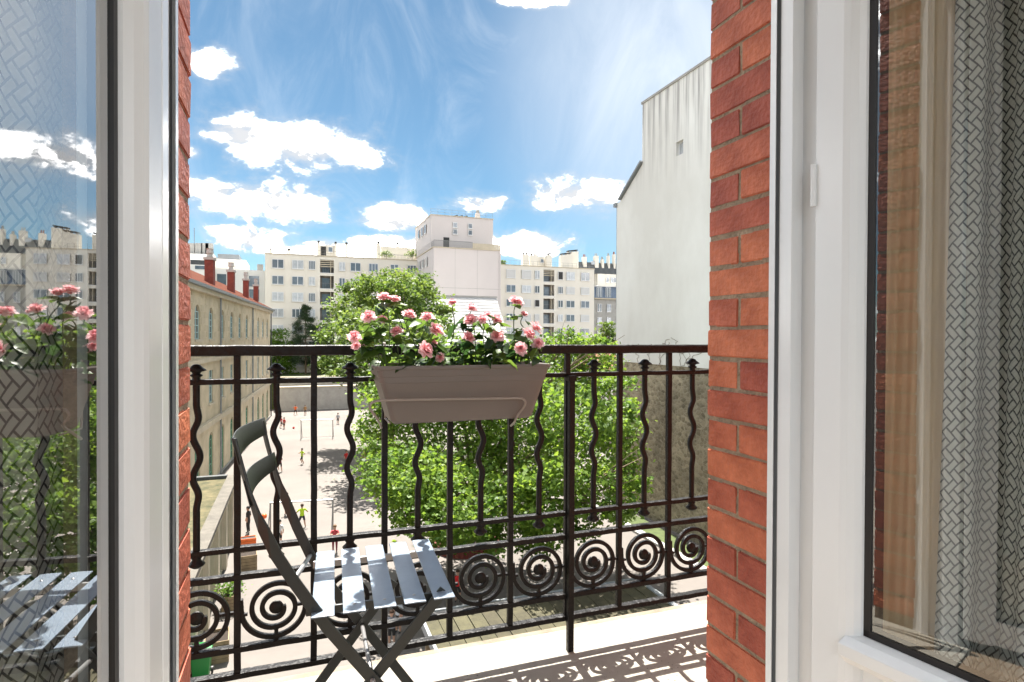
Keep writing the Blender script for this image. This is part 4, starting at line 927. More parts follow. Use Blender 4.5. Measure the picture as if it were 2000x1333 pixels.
MB().box((h0+.2, YH+6.4, GZ), (h1-.2, YH+9.2, zr-.05)).build('rear_wall', white_r, hall)
# ---- modern block far left, behind the school
YM = 118.0
def mblock(t, name, a, b, top, Y, m, dep=10):
    p, q = atY(a, top, Y), atY(b, top, Y); return MB().box((p.x, Y, GZ), (q.x, Y+dep, (p.z+q.z)/2)).build(name, m, t)
tm = thing('terraced_building', 'white terraced modern building behind the red chimneys', 'building', (atY(430, 655, YM).x, YM, GZ))
mblock(tm, 'wing', 300, 413, 517, YM-6, white_r); mblock(tm, 'wing', 412, 517, 527, YM-3, white_r); mblock(tm, 'wing', 330, 480, 505, YM+2, white_r); mblock(tm, 'attic', 413, 455, 512, YM-1, cream, 5)
b_ = mblock(tm, 'glass_attic', 425, 467, 497, YM+6, zinc, 6); mblock(tm, 'attic', 300, 418, 495, YM+4, white_r)
for (a, b, c_, d_, Y, st) in ((372, 404, 509, 517, YM-6.02, 0), (381, 402, 520, 526, YM-6.02, 1), (424, 442, 536, 557, YM-3.02, 1), (486, 506, 540, 560, YM-3.02, 1), (424, 441, 566, 586, YM-3.02, 1), (487, 506, 566, 588, YM-3.02, 1)):
    p, q = atY(a, d_, Y), atY(b, c_, Y); MB().box((p.x, Y-.06, p.z), (q.x, Y+.01, q.z)).build('window_band' if not st else 'window', slate if not st else paneg, tm)
for px in (372, 388, 400, 408): p = atY(px, 492, YM+5); MB().box((p.x-.6, YM+5, p.z-.5), (p.x+.6, YM+6.5, p.z+1.6)).build('roof_unit', greyslab, tm)
p = atY(376, 500, YM+5); MB().tube([(p.x, YM+7, p.z-.5), (p.x, YM+7, p.z+5.5)], .06, 5, (1, 0, 0)).build('aerial', railg, tm)
p = atY(508, 521, YM-2); MB().box((p.x-.5, YM-2, p.z-2), (p.x+.5, YM-1.2, p.z+.4)).build('chimney', greyslab, tm)
# ---- old house with blue slate floor, right of the cream block
YB = 112.0
tb = thing('old_house', 'narrow grey stone house with a blue slate attic beside the white party wall', 'building', (atY(1190, 655, YB).x, YB, GZ))
x0, x1 = atY(1160.5, 600, YB).x, atY(1235, 600, YB).x; zA, zB = atY(1180, 585, YB).z, atY(1180, 560, YB).z
OB = Vector((x0, YB, GZ)); rr_ = []
for row in range(5):
    for px in (1166, 1184.5):
        a = atY(px, 600, YB).x-x0; z1 = zA-GZ-1.0-2.9*row; rr_.append((a, a+1.05, z1-1.7, z1))
m = MB(); holed(m, OB, UX, NY, x1-x0, zA-GZ, rr_); shell(m, OB, UX, NY, x1-x0, zA-GZ, 10); m.build('wall', greyslab, tb)
for q in rr_: put_window(tb, OB, UX, q[0], q[2], q[1]-q[0], q[3]-q[2], 'two')
MB().box((x0-.1, YB-.5, zA), (x1, YB+10, zA+.25)).build('balcony_slab', corn, tb)
MB().prism([(YB, zA+.25), (YB+10, zA+.25), (YB+10, zB), (YB+.7, zB)], lambda a, b, c: (c, a, b), x0, x1).build('attic', bluep, tb)
for px in (1166, 1183.5): a = atY(px, 570, YB).x; put_window(tb, Vector((0, YB+.25, 0)), UX, a, zA+.3, 1.25, zB-zA-.5, 'three')
MB().box((x0-.1, YB+.4, zB), (x1, YB+10, zB+.18)).build('coping', white_r, tb)
yb2 = YB+5; zC = atY(1190, 536, yb2).z; zD = atY(1190, 513, yb2).z; xx0 = atY(1167, 540, yb2).x
MB().box((xx0, yb2, zB), (x1, yb2+6, zC)).build('top_storey', cream, tb)
for px in (1183, 1192, 1197): a = atY(px, 550, yb2).x; put_window(tb, Vector((0, yb2-.02, 0)), UX, a, atY(px, 552, yb2).z, 0.75, 1.1, 'two')
MB().prism([(yb2, zC), (yb2+6, zC), (yb2+6, zD), (yb2+1.5, zD)], lambda a, b, c: (c, a, b), xx0-4.0, x1).build('slate_roof', slate, tb)
for px, tp, w in ((1143, 502, 8), (1166, 500, 9), (1178, 507, 5), (1190, 500, 4), (1201, 497, 4)):
    p = atY(px, tp, yb2+.8); o = MB().box((p.x-w*.05, yb2+.8, zB), (p.x+w*.05, yb2+1.8, p.z)).build('chimney', cream, tb)
    for k in (-1, 1): MB().lathe([(.12, 0), (.1, .55), (.13, .6)], (p.x+k*w*.022, yb2+1.3, p.z), 7).build('chimney_pot', tile if px % 2 else greyslab, o)
for px in (1161, 1157): p = atY(px, 514, yb2+1); MB().obox((p.x, yb2+1.0, p.z), (1, 0, 0), (0, .35, 1), (0, -1, .35), .35, .4, .06).build('skylight', panel, tb)

# ---- white party wall building on the right
XW = 20.0
def wz(px, py): return atX(px, py, XW)
c0 = wz(1205, 400); c1 = wz(1213, 392); c2 = wz(1254, 322); c3 = wz(1255, 205); c4 = wz(1383, 118); ztop = (c3.z+c4.z)/2
zst = -0.62
pw = thing('party_wall_building', 'tall blank white rendered gable wall standing on a rough stone base', 'building', (XW+5, 20, GZ))
w0, w1 = wz(1320.5, 306), wz(1334.5, 272); wy = sorted((w0.y, w1.y))
def pface(polys, X): return [[(X, y, z) for y, z in p] for p in polys]
m = MB(); YN = -12.0
poly = [(YN, zst), (YN, ztop), (c3.y, ztop), (c3.y, c2.z), (c1.y, c1.z), (c0.y, c0.z), (c0.y, zst)]
# front face around the little window, plus sides
def quadf(y0, y1, z0, z1): m.add([(XW, y0, z0), (XW, y1, z0), (XW, y1, z1), (XW, y0, z1)], [(3, 2, 1, 0)] if False else [(0, 3, 2, 1)])
quadf(YN, wy[0], zst, ztop); quadf(wy[1], c3.y, zst, ztop); quadf(wy[0], wy[1], zst, w0.z); quadf(wy[0], wy[1], w1.z, ztop)
m.add([(XW, c3.y, zst), (XW, c3.y, c2.z), (XW, c1.y, c1.z), (XW, c0.y, c0.z), (XW, c0.y, zst)], [(0, 1, 2, 3, 4)])
for (ya, za), (yb, zb) in zip(poly[1:], poly[2:]): m.add([(XW, ya, za), (XW, yb, zb), (XW+11, yb, zb), (XW+11, ya, za)], [(0, 1, 2, 3)])
for (y0, z0, y1, z1) in ((wy[0], w0.z, wy[1], w0.z), (wy[1], w0.z, wy[1], w1.z), (wy[1], w1.z, wy[0], w1.z), (wy[0], w1.z, wy[0], w0.z)): m.add([(XW, y0, z0), (XW, y1, z1), (XW+.3, y1, z1), (XW+.3, y0, z0)], [(0, 1, 2, 3)])
m.build('gable_wall', partyw, pw, off=(0, 0, 0)).location = (-XW-5, -20, -GZ)
wn = MB(); wn.box((XW+.22, wy[0], w0.z), (XW+.28, wy[1], w1.z)); o = wn.build('window', panel, pw)
f = MB(); d_ = .06
f.box((XW+.16, wy[0], w0.z), (XW+.225, wy[0]+d_, w1.z)); f.box((XW+.16, wy[1]-d_, w0.z), (XW+.225, wy[1], w1.z)); f.box((XW+.16, wy[0]+d_, w0.z), (XW+.225, wy[1]-d_, w0.z+d_)); f.box((XW+.16, wy[0]+d_, w1.z-d_), (XW+.225, wy[1]-d_, w1.z)); f.build('window_frame', frame_w, o)
m = MB(); m.box((XW+.06, YN, GZ), (XW+11, c0.y+.5, zst)); m.build('stone_base', rubble, pw)
m = MB()
m.obox((XW+5, (c1.y+c2.y)/2, (c1.z+c2.z)/2+.12), (1, 0, 0), (0, c1.y-c2.y, c1.z-c2.z), (0, c2.z-c1.z, c1.y-c2.y), 5.2, (Vector((0, c1.y-c2.y, c1.z-c2.z)).length)/2+.1, .06); m.build('roof_slope', zinc, pw)
MB().box((XW-.12, c0.y-.05, c0.z-.15), (XW+11, c0.y+.28, c0.z+.12)).build('gutter', zinc, pw)
MB().box((XW-.06, YN, ztop+.003), (XW+.5, c3.y+.08, ztop+.14)).build('coping', greyslab, pw)
MB().tube([(XW+.10, c0.y+.10, GZ), (XW+.10, c0.y+.10, c0.z-.1)], .06, 6, (1, 0, 0)).build('rain_pipe', zinc, pw)
# dry creeper stems on the render
cr = MB(); r_ = random.Random(5)
for k in range(9):
    y = wz(1250+14*k, 690).y; z = zst-.3; pts = [(XW-.012, y, z)]
    for q in range(16): y += r_.uniform(-.28, .26); z += r_.uniform(.0, .22)*(1 if q < 10 else .4); pts.append((XW-.014, y, z))
    cr.tube(pts, .013, 4, (1, 0, 0))
cr.build('creeper_stem', bark, pw)['kind'] = 'stuff'
# lawn strip and path along the base
tag(MB().box((XW-1.7, 6, GZ+.004), (XW-.5, 34, GZ+.10)).build('lawn_strip', grassm), 'narrow lawn strip along the foot of the stone wall', 'lawn')
struct(MB().box((XW-2.2, 6, GZ), (XW-1.75, 34, GZ+.13)).build('kerb', greyslab))

# ================================================================== SCHOOL
Pn = Vector((-6.454, 41.974, 0)); Us = Vector((0.06877, 0.99763, 0)); Ns = Vector((Us.y, -Us.x, 0))
S0, S1 = -14.0, 44.3; EZ = 4.25
sc = thing('school_building', 'long yellow stone school with arched windows and red chimneys', 'school', tuple(Pn+Vector((0, 0, GZ))))
O = Pn+Us*S1; O.z = GZ; U = -Us                        # left to right as seen from the court
def su_(s): return S1-s
rects, wl = [], []
for k in range(-3, 10):
    s = 2.55+4.32*k
    if s < S0+1.5 or s > S1-1: continue
    rects += [(su_(s)-.80, su_(s)+.80, .70-GZ, 3.05-GZ, .20), (su_(s)-.72, su_(s)+.72, -4.05-GZ, -1.62-GZ, .20), (su_(s)-.78, su_(s)+.78, .06, -6.25-GZ, .20)]
    wl.append(s)
m = MB(); holed(m, O, U, Ns, S1-S0, EZ-GZ, rects, .38); shell(m, O, U, Ns, S1-S0, EZ-GZ, 11, top=False)
# spandrels that turn the openings into arches
def arch_fill(mb, u0, u1, ztop, rise, n=8):
    w = (u1-u0)/2; cu = (u0+u1)/2
    for sgn in (-1, 1):
        pts = [(cu+sgn*w, ztop-GZ-rise)]+[(cu+sgn*w*math.cos(a), ztop-GZ-rise+rise*math.sin(a)) for a in [math.pi/2*k/n for k in range(1, n+1)]]+[(cu+sgn*w, ztop-GZ)]
        for d, rev in ((-.004, False),):
            vs = [O+U*a+Vector((0, 0, b))-Ns*d for a, b in pts]; nn = len(vs); mb.add(vs+[v-Ns*.18 for v in vs], [tuple(range(nn))]+[(i, (i+1) % nn, (i+1) % nn+nn, i+nn) for i in range(nn)])
for s in wl: arch_fill(m, su_(s)-.80, su_(s)+.80, 3.05, .78); arch_fill(m, su_(s)-.78, su_(s)+.78, -6.25, .6)
m.build('wall', limes, sc)
def sframe(w, h, m_, nb=4):
    f = MB(); p = MB(); b = .09
    f.box((0, -.17, 0), (w, -.10, b)); f.box((0, -.17, b), (b, -.10, h)); f.box((w-b, -.17, b), (w, -.10, h)); f.box((w/2-.06, -.17, b), (w/2+.06, -.095, h))
    for k in range(1, nb+1): f.box((b, -.165, h*k/(nb+1)-.03), (w-b, -.105, h*k/(nb+1)+.03))
    p.box((b*.7, -.16, b*.7), (w-b*.7, -.145, h)); return f.mesh('window', m_), p.mesh('pane', paneg)
F1 = sframe(1.60, 2.35, teal); F2 = sframe(1.44, 2.43, teal, 3); F3 = sframe(1.56, 3.69, greend, 5)
rz = math.atan2(U.y, U.x); g = Vector(ORG[sc.name])
for s in wl:
    for (fm, pm), du, z, nm in ((F1, -.80, .70, 'window'), (F2, -.72, -4.05, 'window'), (F3, -.78, GZ+.06, 'door')):
        o = link(nm, fm, sc); o.location = O+U*(su_(s)+du)+Vector((0, 0, z-GZ))-g; o.rotation_euler = (0, 0, rz); link('pane', pm, o)
        if z > -5:
            q = MB(); q.box((-.12, -.05, -.16), (1.7, .12, -.003)); so_ = link('sill', q.mesh('sill', corn), o)
def strip(name, s0, s1, z0, z1, d0, d1, m_):
    mb = MB(); a = Pn+Us*s0; b = Pn+Us*s1
    mb.add([a+Ns*d0+Vector((0, 0, z0)), b+Ns*d0+Vector((0, 0, z0)), b+Ns*d1+Vector((0, 0, z0)), a+Ns*d1+Vector((0, 0, z0)), a+Ns*d0+Vector((0, 0, z1)), b+Ns*d0+Vector((0, 0, z1)), b+Ns*d1+Vector((0, 0, z1)), a+Ns*d1+Vector((0, 0, z1))], [(0, 1, 2, 3), (4, 7, 6, 5), (0, 4, 5, 1), (1, 5, 6, 2), (2, 6, 7, 3), (3, 7, 4, 0)])
    return mb.build(name, m_, sc)
strip('cornice', S0, S1+.2, EZ-.35, EZ-.05, .002, .35, corn); strip('gutter', S0, S1+.3, EZ-.045, EZ+.16, -.05, .62, zinc)
strip('string_course', S0, S1+.1, -.95, -.68, .002, .22, corn); strip('string_course', S0, S1+.1, -5.60, -5.22, .002, .30, corn)
strip('plinth', S0, S1+.05, GZ+.0, GZ+.05, .002, .14, greyslab)
# stone courses as slightly proud quoins between windows
bl = [MB().box((0, .002, 0), (w_, .028, .40)).mesh('stone', limes) for w_ in (0.85, 0.6, 1.05)]
rs = random.Random(8)
for s in wl:
    for zz_ in [-.55+.46*k for k in range(10)]:
        if zz_ > 3.6: continue
        for e in (-1, 1):
            if rs.random() < .35: continue
            o = link('stone', rs.choice(bl), sc); off = (.95 if e > 0 else -1.95)+rs.uniform(0, .15); o.location = O+U*(su_(s)+off)+Vector((0, 0, zz_-GZ))-g; o.rotation_euler = (0, 0, rz)
for s in (9.66, 27.25, -6): a = Pn+Us*s+Ns*.16; MB().tube([a+Vector((0, 0, GZ)), a+Vector((0, 0, EZ))], .075, 6, (1, 0, 0)).build('rain_pipe', zinc, sc)
a = Pn+Us*(S1-.05)+Ns*.16; MB().tube([a+Vector((0, 0, GZ)), a+Vector((0, 0, EZ))], .09, 6, (1, 0, 0)).build('rain_pipe', dark, sc)
# roof
m = MB(); a = Pn+Us*S0; b = Pn+Us*(S1+.2); zz0 = EZ+.14; rg = 3.1
va = [a+Ns*.4, b+Ns*.4, b-Ns*5.5, a-Ns*5.5, b-Ns*11.4, a-Ns*11.4]; zsx = [zz0, zz0, zz0+rg, zz0+rg, zz0, zz0]
va = [v+Vector((0, 0, z)) for v, z in zip(va, zsx)]
m.add(va, [(0, 1, 2, 3), (3, 2, 4, 5), (1, 4, 2), (0, 3, 5), (0, 5, 4, 1)]); rf = m.build('roof', tile, sc)
# tile rolls down the slope
tl = MB(); n = 118
for k in range(n):
    s = S0+(S1+.2-S0)*k/n; p0 = Pn+Us*s+Ns*.38+Vector((0, 0, zz0+.03)); p1_ = Pn+Us*s-Ns*5.45+Vector((0, 0, zz0+rg+.03)); tl.tube([p0, p1_], .07, 5, (0, 0, 1))
o = tl.build('roof_tile_roll', tile, rf); o['kind'] = 'stuff'
def along(px, py, setb):
    d = ray(px, py); q = Pn-Ns*setb; k = (q-Vector((0, 0, 0))-Vector((CAM.x, CAM.y, 0))).dot(Ns)/d.dot(Ns); return (CAM+d*k-q).dot(Us)
for s, hw in ((along(410, 555, .9), .40), (along(451.5, 572, .9), .37), (along(480.5, 580, .9), .34), (along(500, 588, .9), .33), (along(410, 555, .9)-9, .4)):
    c_ = Pn+Us*s-Ns*.9; h = 2.45 if s > 10 else 2.75
    mb = MB(); zc0 = EZ+.3; mb.obox(c_+Vector((0, 0, zc0+h/2)), Us, Ns, (0, 0, 1), hw, hw*.8, h/2); cb = mb.build('chimney', chimr, sc)
    q = MB(); q.obox(c_+Vector((0, 0, zc0+h+.12)), Us, Ns, (0, 0, 1), hw+.08, hw*.8+.08, .10); q.build('chimney_cap', greyslab, cb)
    for zz_, rad in ((.22, hw*.62), (.58, hw*.75)):
        q = MB(); q.lathe([(rad, 0), (rad*.8, .30), (rad*1.0, .36)], c_+Vector((0, 0, zc0+h+zz_)), 10); q.build('chimney_pot', greyslab, cb)
    q = MB(); q.obox(c_+Vector((0, 0, zc0+.12)), Us, Ns, (0, 0, 1), hw+.04, hw*.8+.04, .28); q.build('lead_flashing', zinc, cb)

# ---- annex with a planted roof
AX = -3.25; AZ = GZ+3.15; a1 = atZ(455, 934, AZ); ay1 = a1.y; ay0 = 12.0
an = thing('annex_building', 'low annex with a planted sedum roof running along the school', 'building', (AX-1.5, 24, GZ))
axw = -9.0
rects = [(2.2+3.0*k, 4.0+3.0*k, .05, 2.45, .3) for k in range(7)]
OA = Vector((AX, ay1, GZ)); UA = Vector((0, -1, 0)); NA = Vector((1, 0, 0))
m = MB(); holed(m, OA, UA, NA, ay1-ay0, AZ-GZ-.02, rects, .3); shell(m, OA, UA, NA, ay1-ay0, AZ-GZ-.02, 5.7); m.build('wall', corn, an)
for k, q in enumerate(rects):
    o = MB().box((AX-.28, ay1-q[1]+.02, GZ+.06), (AX-.20, ay1-q[0]-.02, GZ+2.42)).build('door', greend, an)
    MB().box((AX-.203, ay1-q[1]+.25, GZ+1.1), (AX-.19, ay1-q[0]-.25, GZ+2.2)).build('pane', paneg, o)
    MB().box((AX+.002, ay1-q[0]-.0+.05, GZ), (AX+.16, ay1-q[0]+.55, AZ-.2)).build('pilaster', corn, an)
MB().box((AX-5.6, ay0, AZ-.01), (AX-.32, ay1-.3, AZ+.05)).build('sedum_bed', sedum, an)
MB().box((AX-.30, ay0, AZ-.02), (AX+.22, ay1, AZ+.16)).build('parapet', copingm, an)
MB().box((AX-5.6, ay1-.28, AZ-.02), (AX-.31, ay1+.05, AZ+.22)).build('gutter', slate, an)
# ---- end wall and garden terrace above it
ew = thing('end_wall', 'grey concrete retaining wall closing the far end of the playground', 'wall', (8, 91, GZ))
wt = atY(600, 757, 91).z
MB().box((-2.9, 91, GZ), (24, 92, wt)).build('wall', greyslab, ew); MB().box((-2.9, 90.9, wt), (24, 92.1, wt+.15)).build('coping', corn, ew)
MB().box((-2.9, 93.0, wt-.3), (24, 93.6, wt+1.3)).build('upper_wall', greyslab, ew); MB().box((-2.9, 92.9, wt+1.3), (24, 93.7, wt+1.45)).build('upper_coping', corn, ew)
struct(MB().box((-30, 93.65, GZ), (40, YF-.2, wt+1.15)).build('garden_terrace', grassm))
tag(MB().box((-30, YF-2.5, wt+1.16), (-4, YF-1.9, wt+3.6)).build('garden_wall', greyslab), 'garden wall behind the school gable under the apartment block', 'wall')
MB()
# ---- plank roofed shelter below the balcony
SZ = GZ+2.5
q = [atZ(838, 1245, SZ), atZ(1296, 1168, SZ), atZ(1262, 1143, SZ), atZ(836, 1188, SZ)]
shl = thing('shelter', 'playground shelter with a dark olive plank roof at the foot of the balcony', 'shelter', ((q[0].x+q[1].x)/2, q[0].y, GZ))
x0, x1 = q[0].x, atZ(1290, 1168, SZ).x; y0, y1 = 10.5, (q[2].y+q[3].y)/2
n = 17
for k in range(n):
    xa_, xb_ = x0+(x1-x0)*k/n, x0+(x1-x0)*(k+1)/n; dz = random.uniform(-.012, .012)
    MB().add([(xa_+.012, y0, SZ+.0+dz), (xb_-.012, y0, SZ+dz), (xb_-.012, y1, SZ+.05+dz), (xa_+.012, y1, SZ+.05+dz), (xa_+.012, y0, SZ-.04+dz), (xb_-.012, y0, SZ-.04+dz), (xb_-.012, y1, SZ+.01+dz), (xa_+.012, y1, SZ+.01+dz)], [(0, 1, 2, 3), (4, 7, 6, 5), (0, 4, 5, 1), (1, 5, 6, 2), (2, 6, 7, 3), (3, 7, 4, 0)]).build('plank', plankm, shl)
MB().box((x0, y0, SZ-.10), (x1, y1, SZ-.055)).build('roof_deck', slate, shl)
for a, b in ((x0, x0+.05), (x1-.02, x1+.10)): MB().box((a-.04, y0, SZ-.16), (b, y1+.04, SZ+.10)).build('edge_trim', zinc, shl)
MB().box((x0, y1+.002, SZ-.16), (x1, y1+.07, SZ+.09)).build('edge_trim', zinc, shl)
for xx in (x0+.2, (x0+x1)/2, x1-.2): MB().box((xx-.06, y1-.3, GZ), (xx+.06, y1-.18, SZ-.10)).build('post', wood_old, shl)
MB().box((x0+.1, y0+.3, GZ), (x1-.1, y0+.45, SZ-.1)).build('back_wall', corn, shl)

# ================================================================== TREES
def leaf_cloud(name, centers, radii, counts, size, m, parent, flat=0.55, shape=5, clump=0.55, seed=1, upbias=0.5):
    g = np.random.default_rng(seed); Ps = []; CR = []
    for c, r, n in zip(centers, radii, counts):
        nc = max(6, int(n/42)); v = g.normal(size=(nc, 3)); v /= np.linalg.norm(v, axis=1)[:, None]
        rad = r*(0.45+0.55*g.random(nc)**0.45); cc = np.array(c)+v*rad[:, None]*np.array([1, 1, .85])
        idx = g.integers(0, nc, n); cr = r*0.16*clump/0.55+0.10
        off = g.normal(size=(n, 3))*cr*np.array([1.15, 1.15, .62])
        Ps.append(cc[idx]+off); CR.append(g.random(nc)[idx])
    Pp = np.concatenate(Ps); n = len(Pp)
    nrm = g.normal(size=(n, 3)); nrm[:, 2] = np.abs(nrm[:, 2])+upbias; nrm /= np.linalg.norm(nrm, axis=1)[:, None]
    t = g.normal(size=(n, 3)); t -= nrm*(t*nrm).sum(1)[:, None]; t /= np.linalg.norm(t, axis=1)[:, None]; b = np.cross(nrm, t)
    s = size*(0.65+0.7*g.random(n))
    if shape == 5: prof = [(-.5, 0.0, 0), (-.12, -.36, .04), (.18, -.48, -.02), (.24, -.16, .05), (.62, 0, -.08), (.24, .16, .05), (.18, .48, -.02), (-.12, .36, .04)]
    elif shape == 4: prof = [(-.5, 0, 0), (0, -.34, .05), (.55, 0, -.06), (0, .34, .05)]
    else: prof = [(-.5, -.05, 0), (.5, -.03, 0), (.5, .03, 0), (-.5, .05, 0)]
    k = len(prof); V = np.empty((n, k, 3), np.float32)
    for i, (a, c_, d) in enumerate(prof): V[:, i] = Pp+(t*a+b*c_+nrm*d)*s[:, None]
    org = np.array(ORG[parent.name]); V -= org
    me = bpy.data.meshes.new(name); me.vertices.add(n*k); me.vertices.foreach_set('co', V.reshape(-1))
    me.loops.add(n*k); me.loops.foreach_set('vertex_index', np.arange(n*k, dtype=np.int32)); me.polygons.add(n)
    me.polygons.foreach_set('loop_start', np.arange(0, n*k, k, dtype=np.int32)); me.polygons.foreach_set('loop_total', np.full(n, k, np.int32))
    me.update(calc_edges=True); at = me.attributes.new('rnd', 'FLOAT', 'FACE'); at.data.foreach_set('value', np.clip(np.concatenate(CR)*.6+g.random(n)*.5-.05, 0, 1).astype(np.float32)); me.materials.append(m)
    o = link(name, me, parent); ORG[o.name] = tuple(org); o['kind'] = 'stuff'; return o
def limbs(parent, base, fork, centers, r0, m, seed=2):
    r = random.Random(seed); mb = MB(); base = Vector(base); fork = Vector(fork)
    n = 8; pts = [base.lerp(fork, i/n)+Vector((r.uniform(-.06, .06), r.uniform(-.06, .06), 0))*(i > 0) for i in range(n+1)]
    mb.tube(pts, r0, 10, (1, 0, 0), scales=[1.25]+[1-.35*i/n for i in range(1, n+1)])
    for c in centers:
        c = Vector(c); mid = fork.lerp(c, .5)+Vector((r.uniform(-.5, .5), r.uniform(-.5, .5), r.uniform(-.2, .7)))
        q = smoothpts([fork-Vector((0, 0, .4)), mid, c], 5); mb.tube(q, r0*.42, 6, (1, .2, 0), scales=[1-.85*i/(len(q)-1) for i in range(len(q))])
        for k in range(3):
            e = c+Vector((r.uniform(-1, 1), r.uniform(-1, 1), r.uniform(-.3, 1)))*1.2; mb.tube([mid.lerp(c, .6), e], r0*.10, 4, (1, .2, 0), scales=[1, .25])
    return mb.build('trunk', m, parent)
def blob_tree(name, label, base, blobs, D, size, m, dens, r0, seed, forkz, shape=5, jit=3.0, barkm=None, clump=.55, DF=None):
    r = random.Random(seed); cs, rs_, ns_ = [], [], []
    for px, py, rp in blobs:
        d = (DF(px, py, r) if DF else D+r.uniform(-jit, jit)); c = atD(px, py, d); rad = rp/F*d; cs.append(tuple(c)); rs_.append(rad); ns_.append(int(dens*rad*rad)+40)
    t = thing(name, label, 'tree', tuple(base)); limbs(t, base, (base[0]*.8+np.mean([c[0] for c in cs])*.2, base[1]*.8+np.mean([c[1] for c in cs])*.2, forkz), cs, r0, barkm or bark, seed)
    leaf_cloud('crown', cs, rs_, ns_, size, m, t, shape=shape, seed=seed, clump=clump); return t
b0 = atZ(912, 1068, GZ)
NB = [(758,905,58),(748,830,52),(800,770,80),(890,735,85),(985,730,80),(1075,725,75),(1150,708,52),(1185,770,52),(1205,845,48),(1212,925,42),(1125,830,90),(1020,850,105),(900,860,110),(820,930,80),(790,990,42),(905,985,80),(1010,985,75),(1100,950,75),(1165,950,55),(960,1040,40),(1070,1035,38),(1110,672,34),(1168,676,26),(850,1000,60),(1240,940,24),(1225,800,24),(740,950,26),(1045,1058,36),(945,1066,30),(1135,1012,42),(1192,992,32),(870,1046,38),(1230,990,20)]
blob_tree('plane_tree', 'large leafy plane tree whose crown fills the court behind the railing', b0, NB, 29.0, 0.175, leafA, 900, 0.34, 21, GZ+3.2, clump=.50, DF=lambda px, py, r: (r.uniform(20.5, 24.5) if py > 935 else r.uniform(22.5, 33.0) if 790 < px < 1170 else r.uniform(25, 31)))
bf = atZ(765, 872, GZ); bf = atD(765, 655, 57); bf.z = GZ
FB = [(690,615,50),(735,575,46),(790,578,46),(832,598,42),(665,665,42),(720,650,60),(790,650,66),(845,645,34),(650,705,28),(700,715,50),(770,725,66),(840,710,45),(760,548,30),(810,552,30),(690,570,28),(860,610,20)]
blob_tree('plane_tree', 'tall rounded tree standing in front of the cream block and the tower', bf, FB, 56.0, 0.34, leafB, 330, 0.36, 22, GZ+6.0, shape=4, jit=3.5, DF=lambda px, py, r: r.uniform(43, 60) if (px > 690 and py > 600) else r.uniform(53, 60))
tz = wt+1.15
for (x, y, D, bl, lab, sd, mt, nm, dn) in (
    (545, 735, 97, [(545,660,22),(538,690,22),(556,685,20),(548,712,24),(560,728,20)], 'small bright green tree in the garden behind the school gable', 31, leafC, 'garden_tree', 260),
    (640, 735, 98, [(640,700,20),(652,712,18),(630,720,18)], 'low rounded tree between the pine and the tall rounded tree', 33, leafB, 'garden_tree', 260)):
    b = atD(x, y, D); b.z = tz; blob_tree(nm, lab, b, bl, D, 0.36, mt, dn, .14, sd, tz+1.0, shape=4, jit=.8)
b = atD(1190, 700, 58); b.z = GZ
blob_tree('street_tree', 'dark green tree between the blue slate house and the white gable wall', b, [(1190,640,15),(1185,658,15),(1197,668,16),(1188,690,18)], 58, .30, leafB, 330, .16, 34, GZ+5, shape=4, jit=.6)
# pine
b = atD(597, 735, 99); b.z = tz; top = atD(597, 598, 99)
pine = thing('pine_tree', 'dark blue green pine tree in front of the cream apartment block', 'tree', tuple(b)); mb = MB(); mb.tube([tuple(b), (b.x, b.y, top.z)], .16, 7, (1, 0, 0), scales=[1, .2])
cs, rs_, ns_ = [], [], []; r_ = random.Random(4); Hh = top.z-b.z
for k in range(17):
    f = k/16; z = b.z+Hh*(.22+.76*f); rad = 3.3*(1-f)**.75+.3
    for q in range(max(3, int(7*(1-f)+2))):
        a = r_.uniform(0, 6.28); rr2 = rad*r_.uniform(.45, 1); c = (b.x+rr2*math.cos(a), b.y+rr2*math.sin(a), z+r_.uniform(-.3, .3)-.12*rr2); cs.append(c); rs_.append(.75*(1-.5*f)); ns_.append(190)
        mb.tube([(b.x, b.y, z), c], .04, 4, (0, 0, 1), scales=[1, .3])
mb.build('trunk', bark, pine); leaf_cloud('crown', cs, rs_, ns_, .42, leafP, pine, shape=0, seed=6, upbias=.1, clump=.8)
# roof terrace shrubs
for px, py, r2, lab in ((755, 494, 6, 'clipped shrub on the roof terrace of the long cream block next to its chimney'), (805, 493, 7, 'bushy shrub on the roof terrace next to the tower'), (983, 512, 5, 'small shrub on the roof edge of the shuttered cream block against the tower')):
    p = atY(px, py, YF+1.2); s_ = thing('terrace_shrub', lab, 'shrub', (p.x, p.y, ROOF)); MB().tube([(p.x, p.y, ROOF), (p.x, p.y, p.z)], .05, 5, (1, 0, 0)).build('stem', bark, s_)
    leaf_cloud('foliage', [tuple(p), (p.x+.5, p.y, p.z-.3), (p.x-.5, p.y, p.z-.3)], [r2/F*109]*3, [150]*3, .2, leafB, s_, shape=4, seed=int(px))
# brick ring seat round the near trunk
rg_ = thing('tree_seat', 'round brick seat built round the plane tree trunk', 'seat', (b0.x, b0.y, GZ))
bm_ = MB().box((-.105, -.15, 0), (.105, .15, .40)).mesh('brick', chimr); k_ = 44
for k in range(k_):
    a = 2*math.pi*k/k_; o = link('brick', bm_, rg_); o.location = (1.6*math.cos(a), 1.6*math.sin(a), 0); o.rotation_euler = (0, 0, a+math.pi/2)
MB().lathe([(1.35, 0.0), (1.35, .33)], (b0.x, b0.y, GZ), 32).build('earth_bed', soil, rg_)

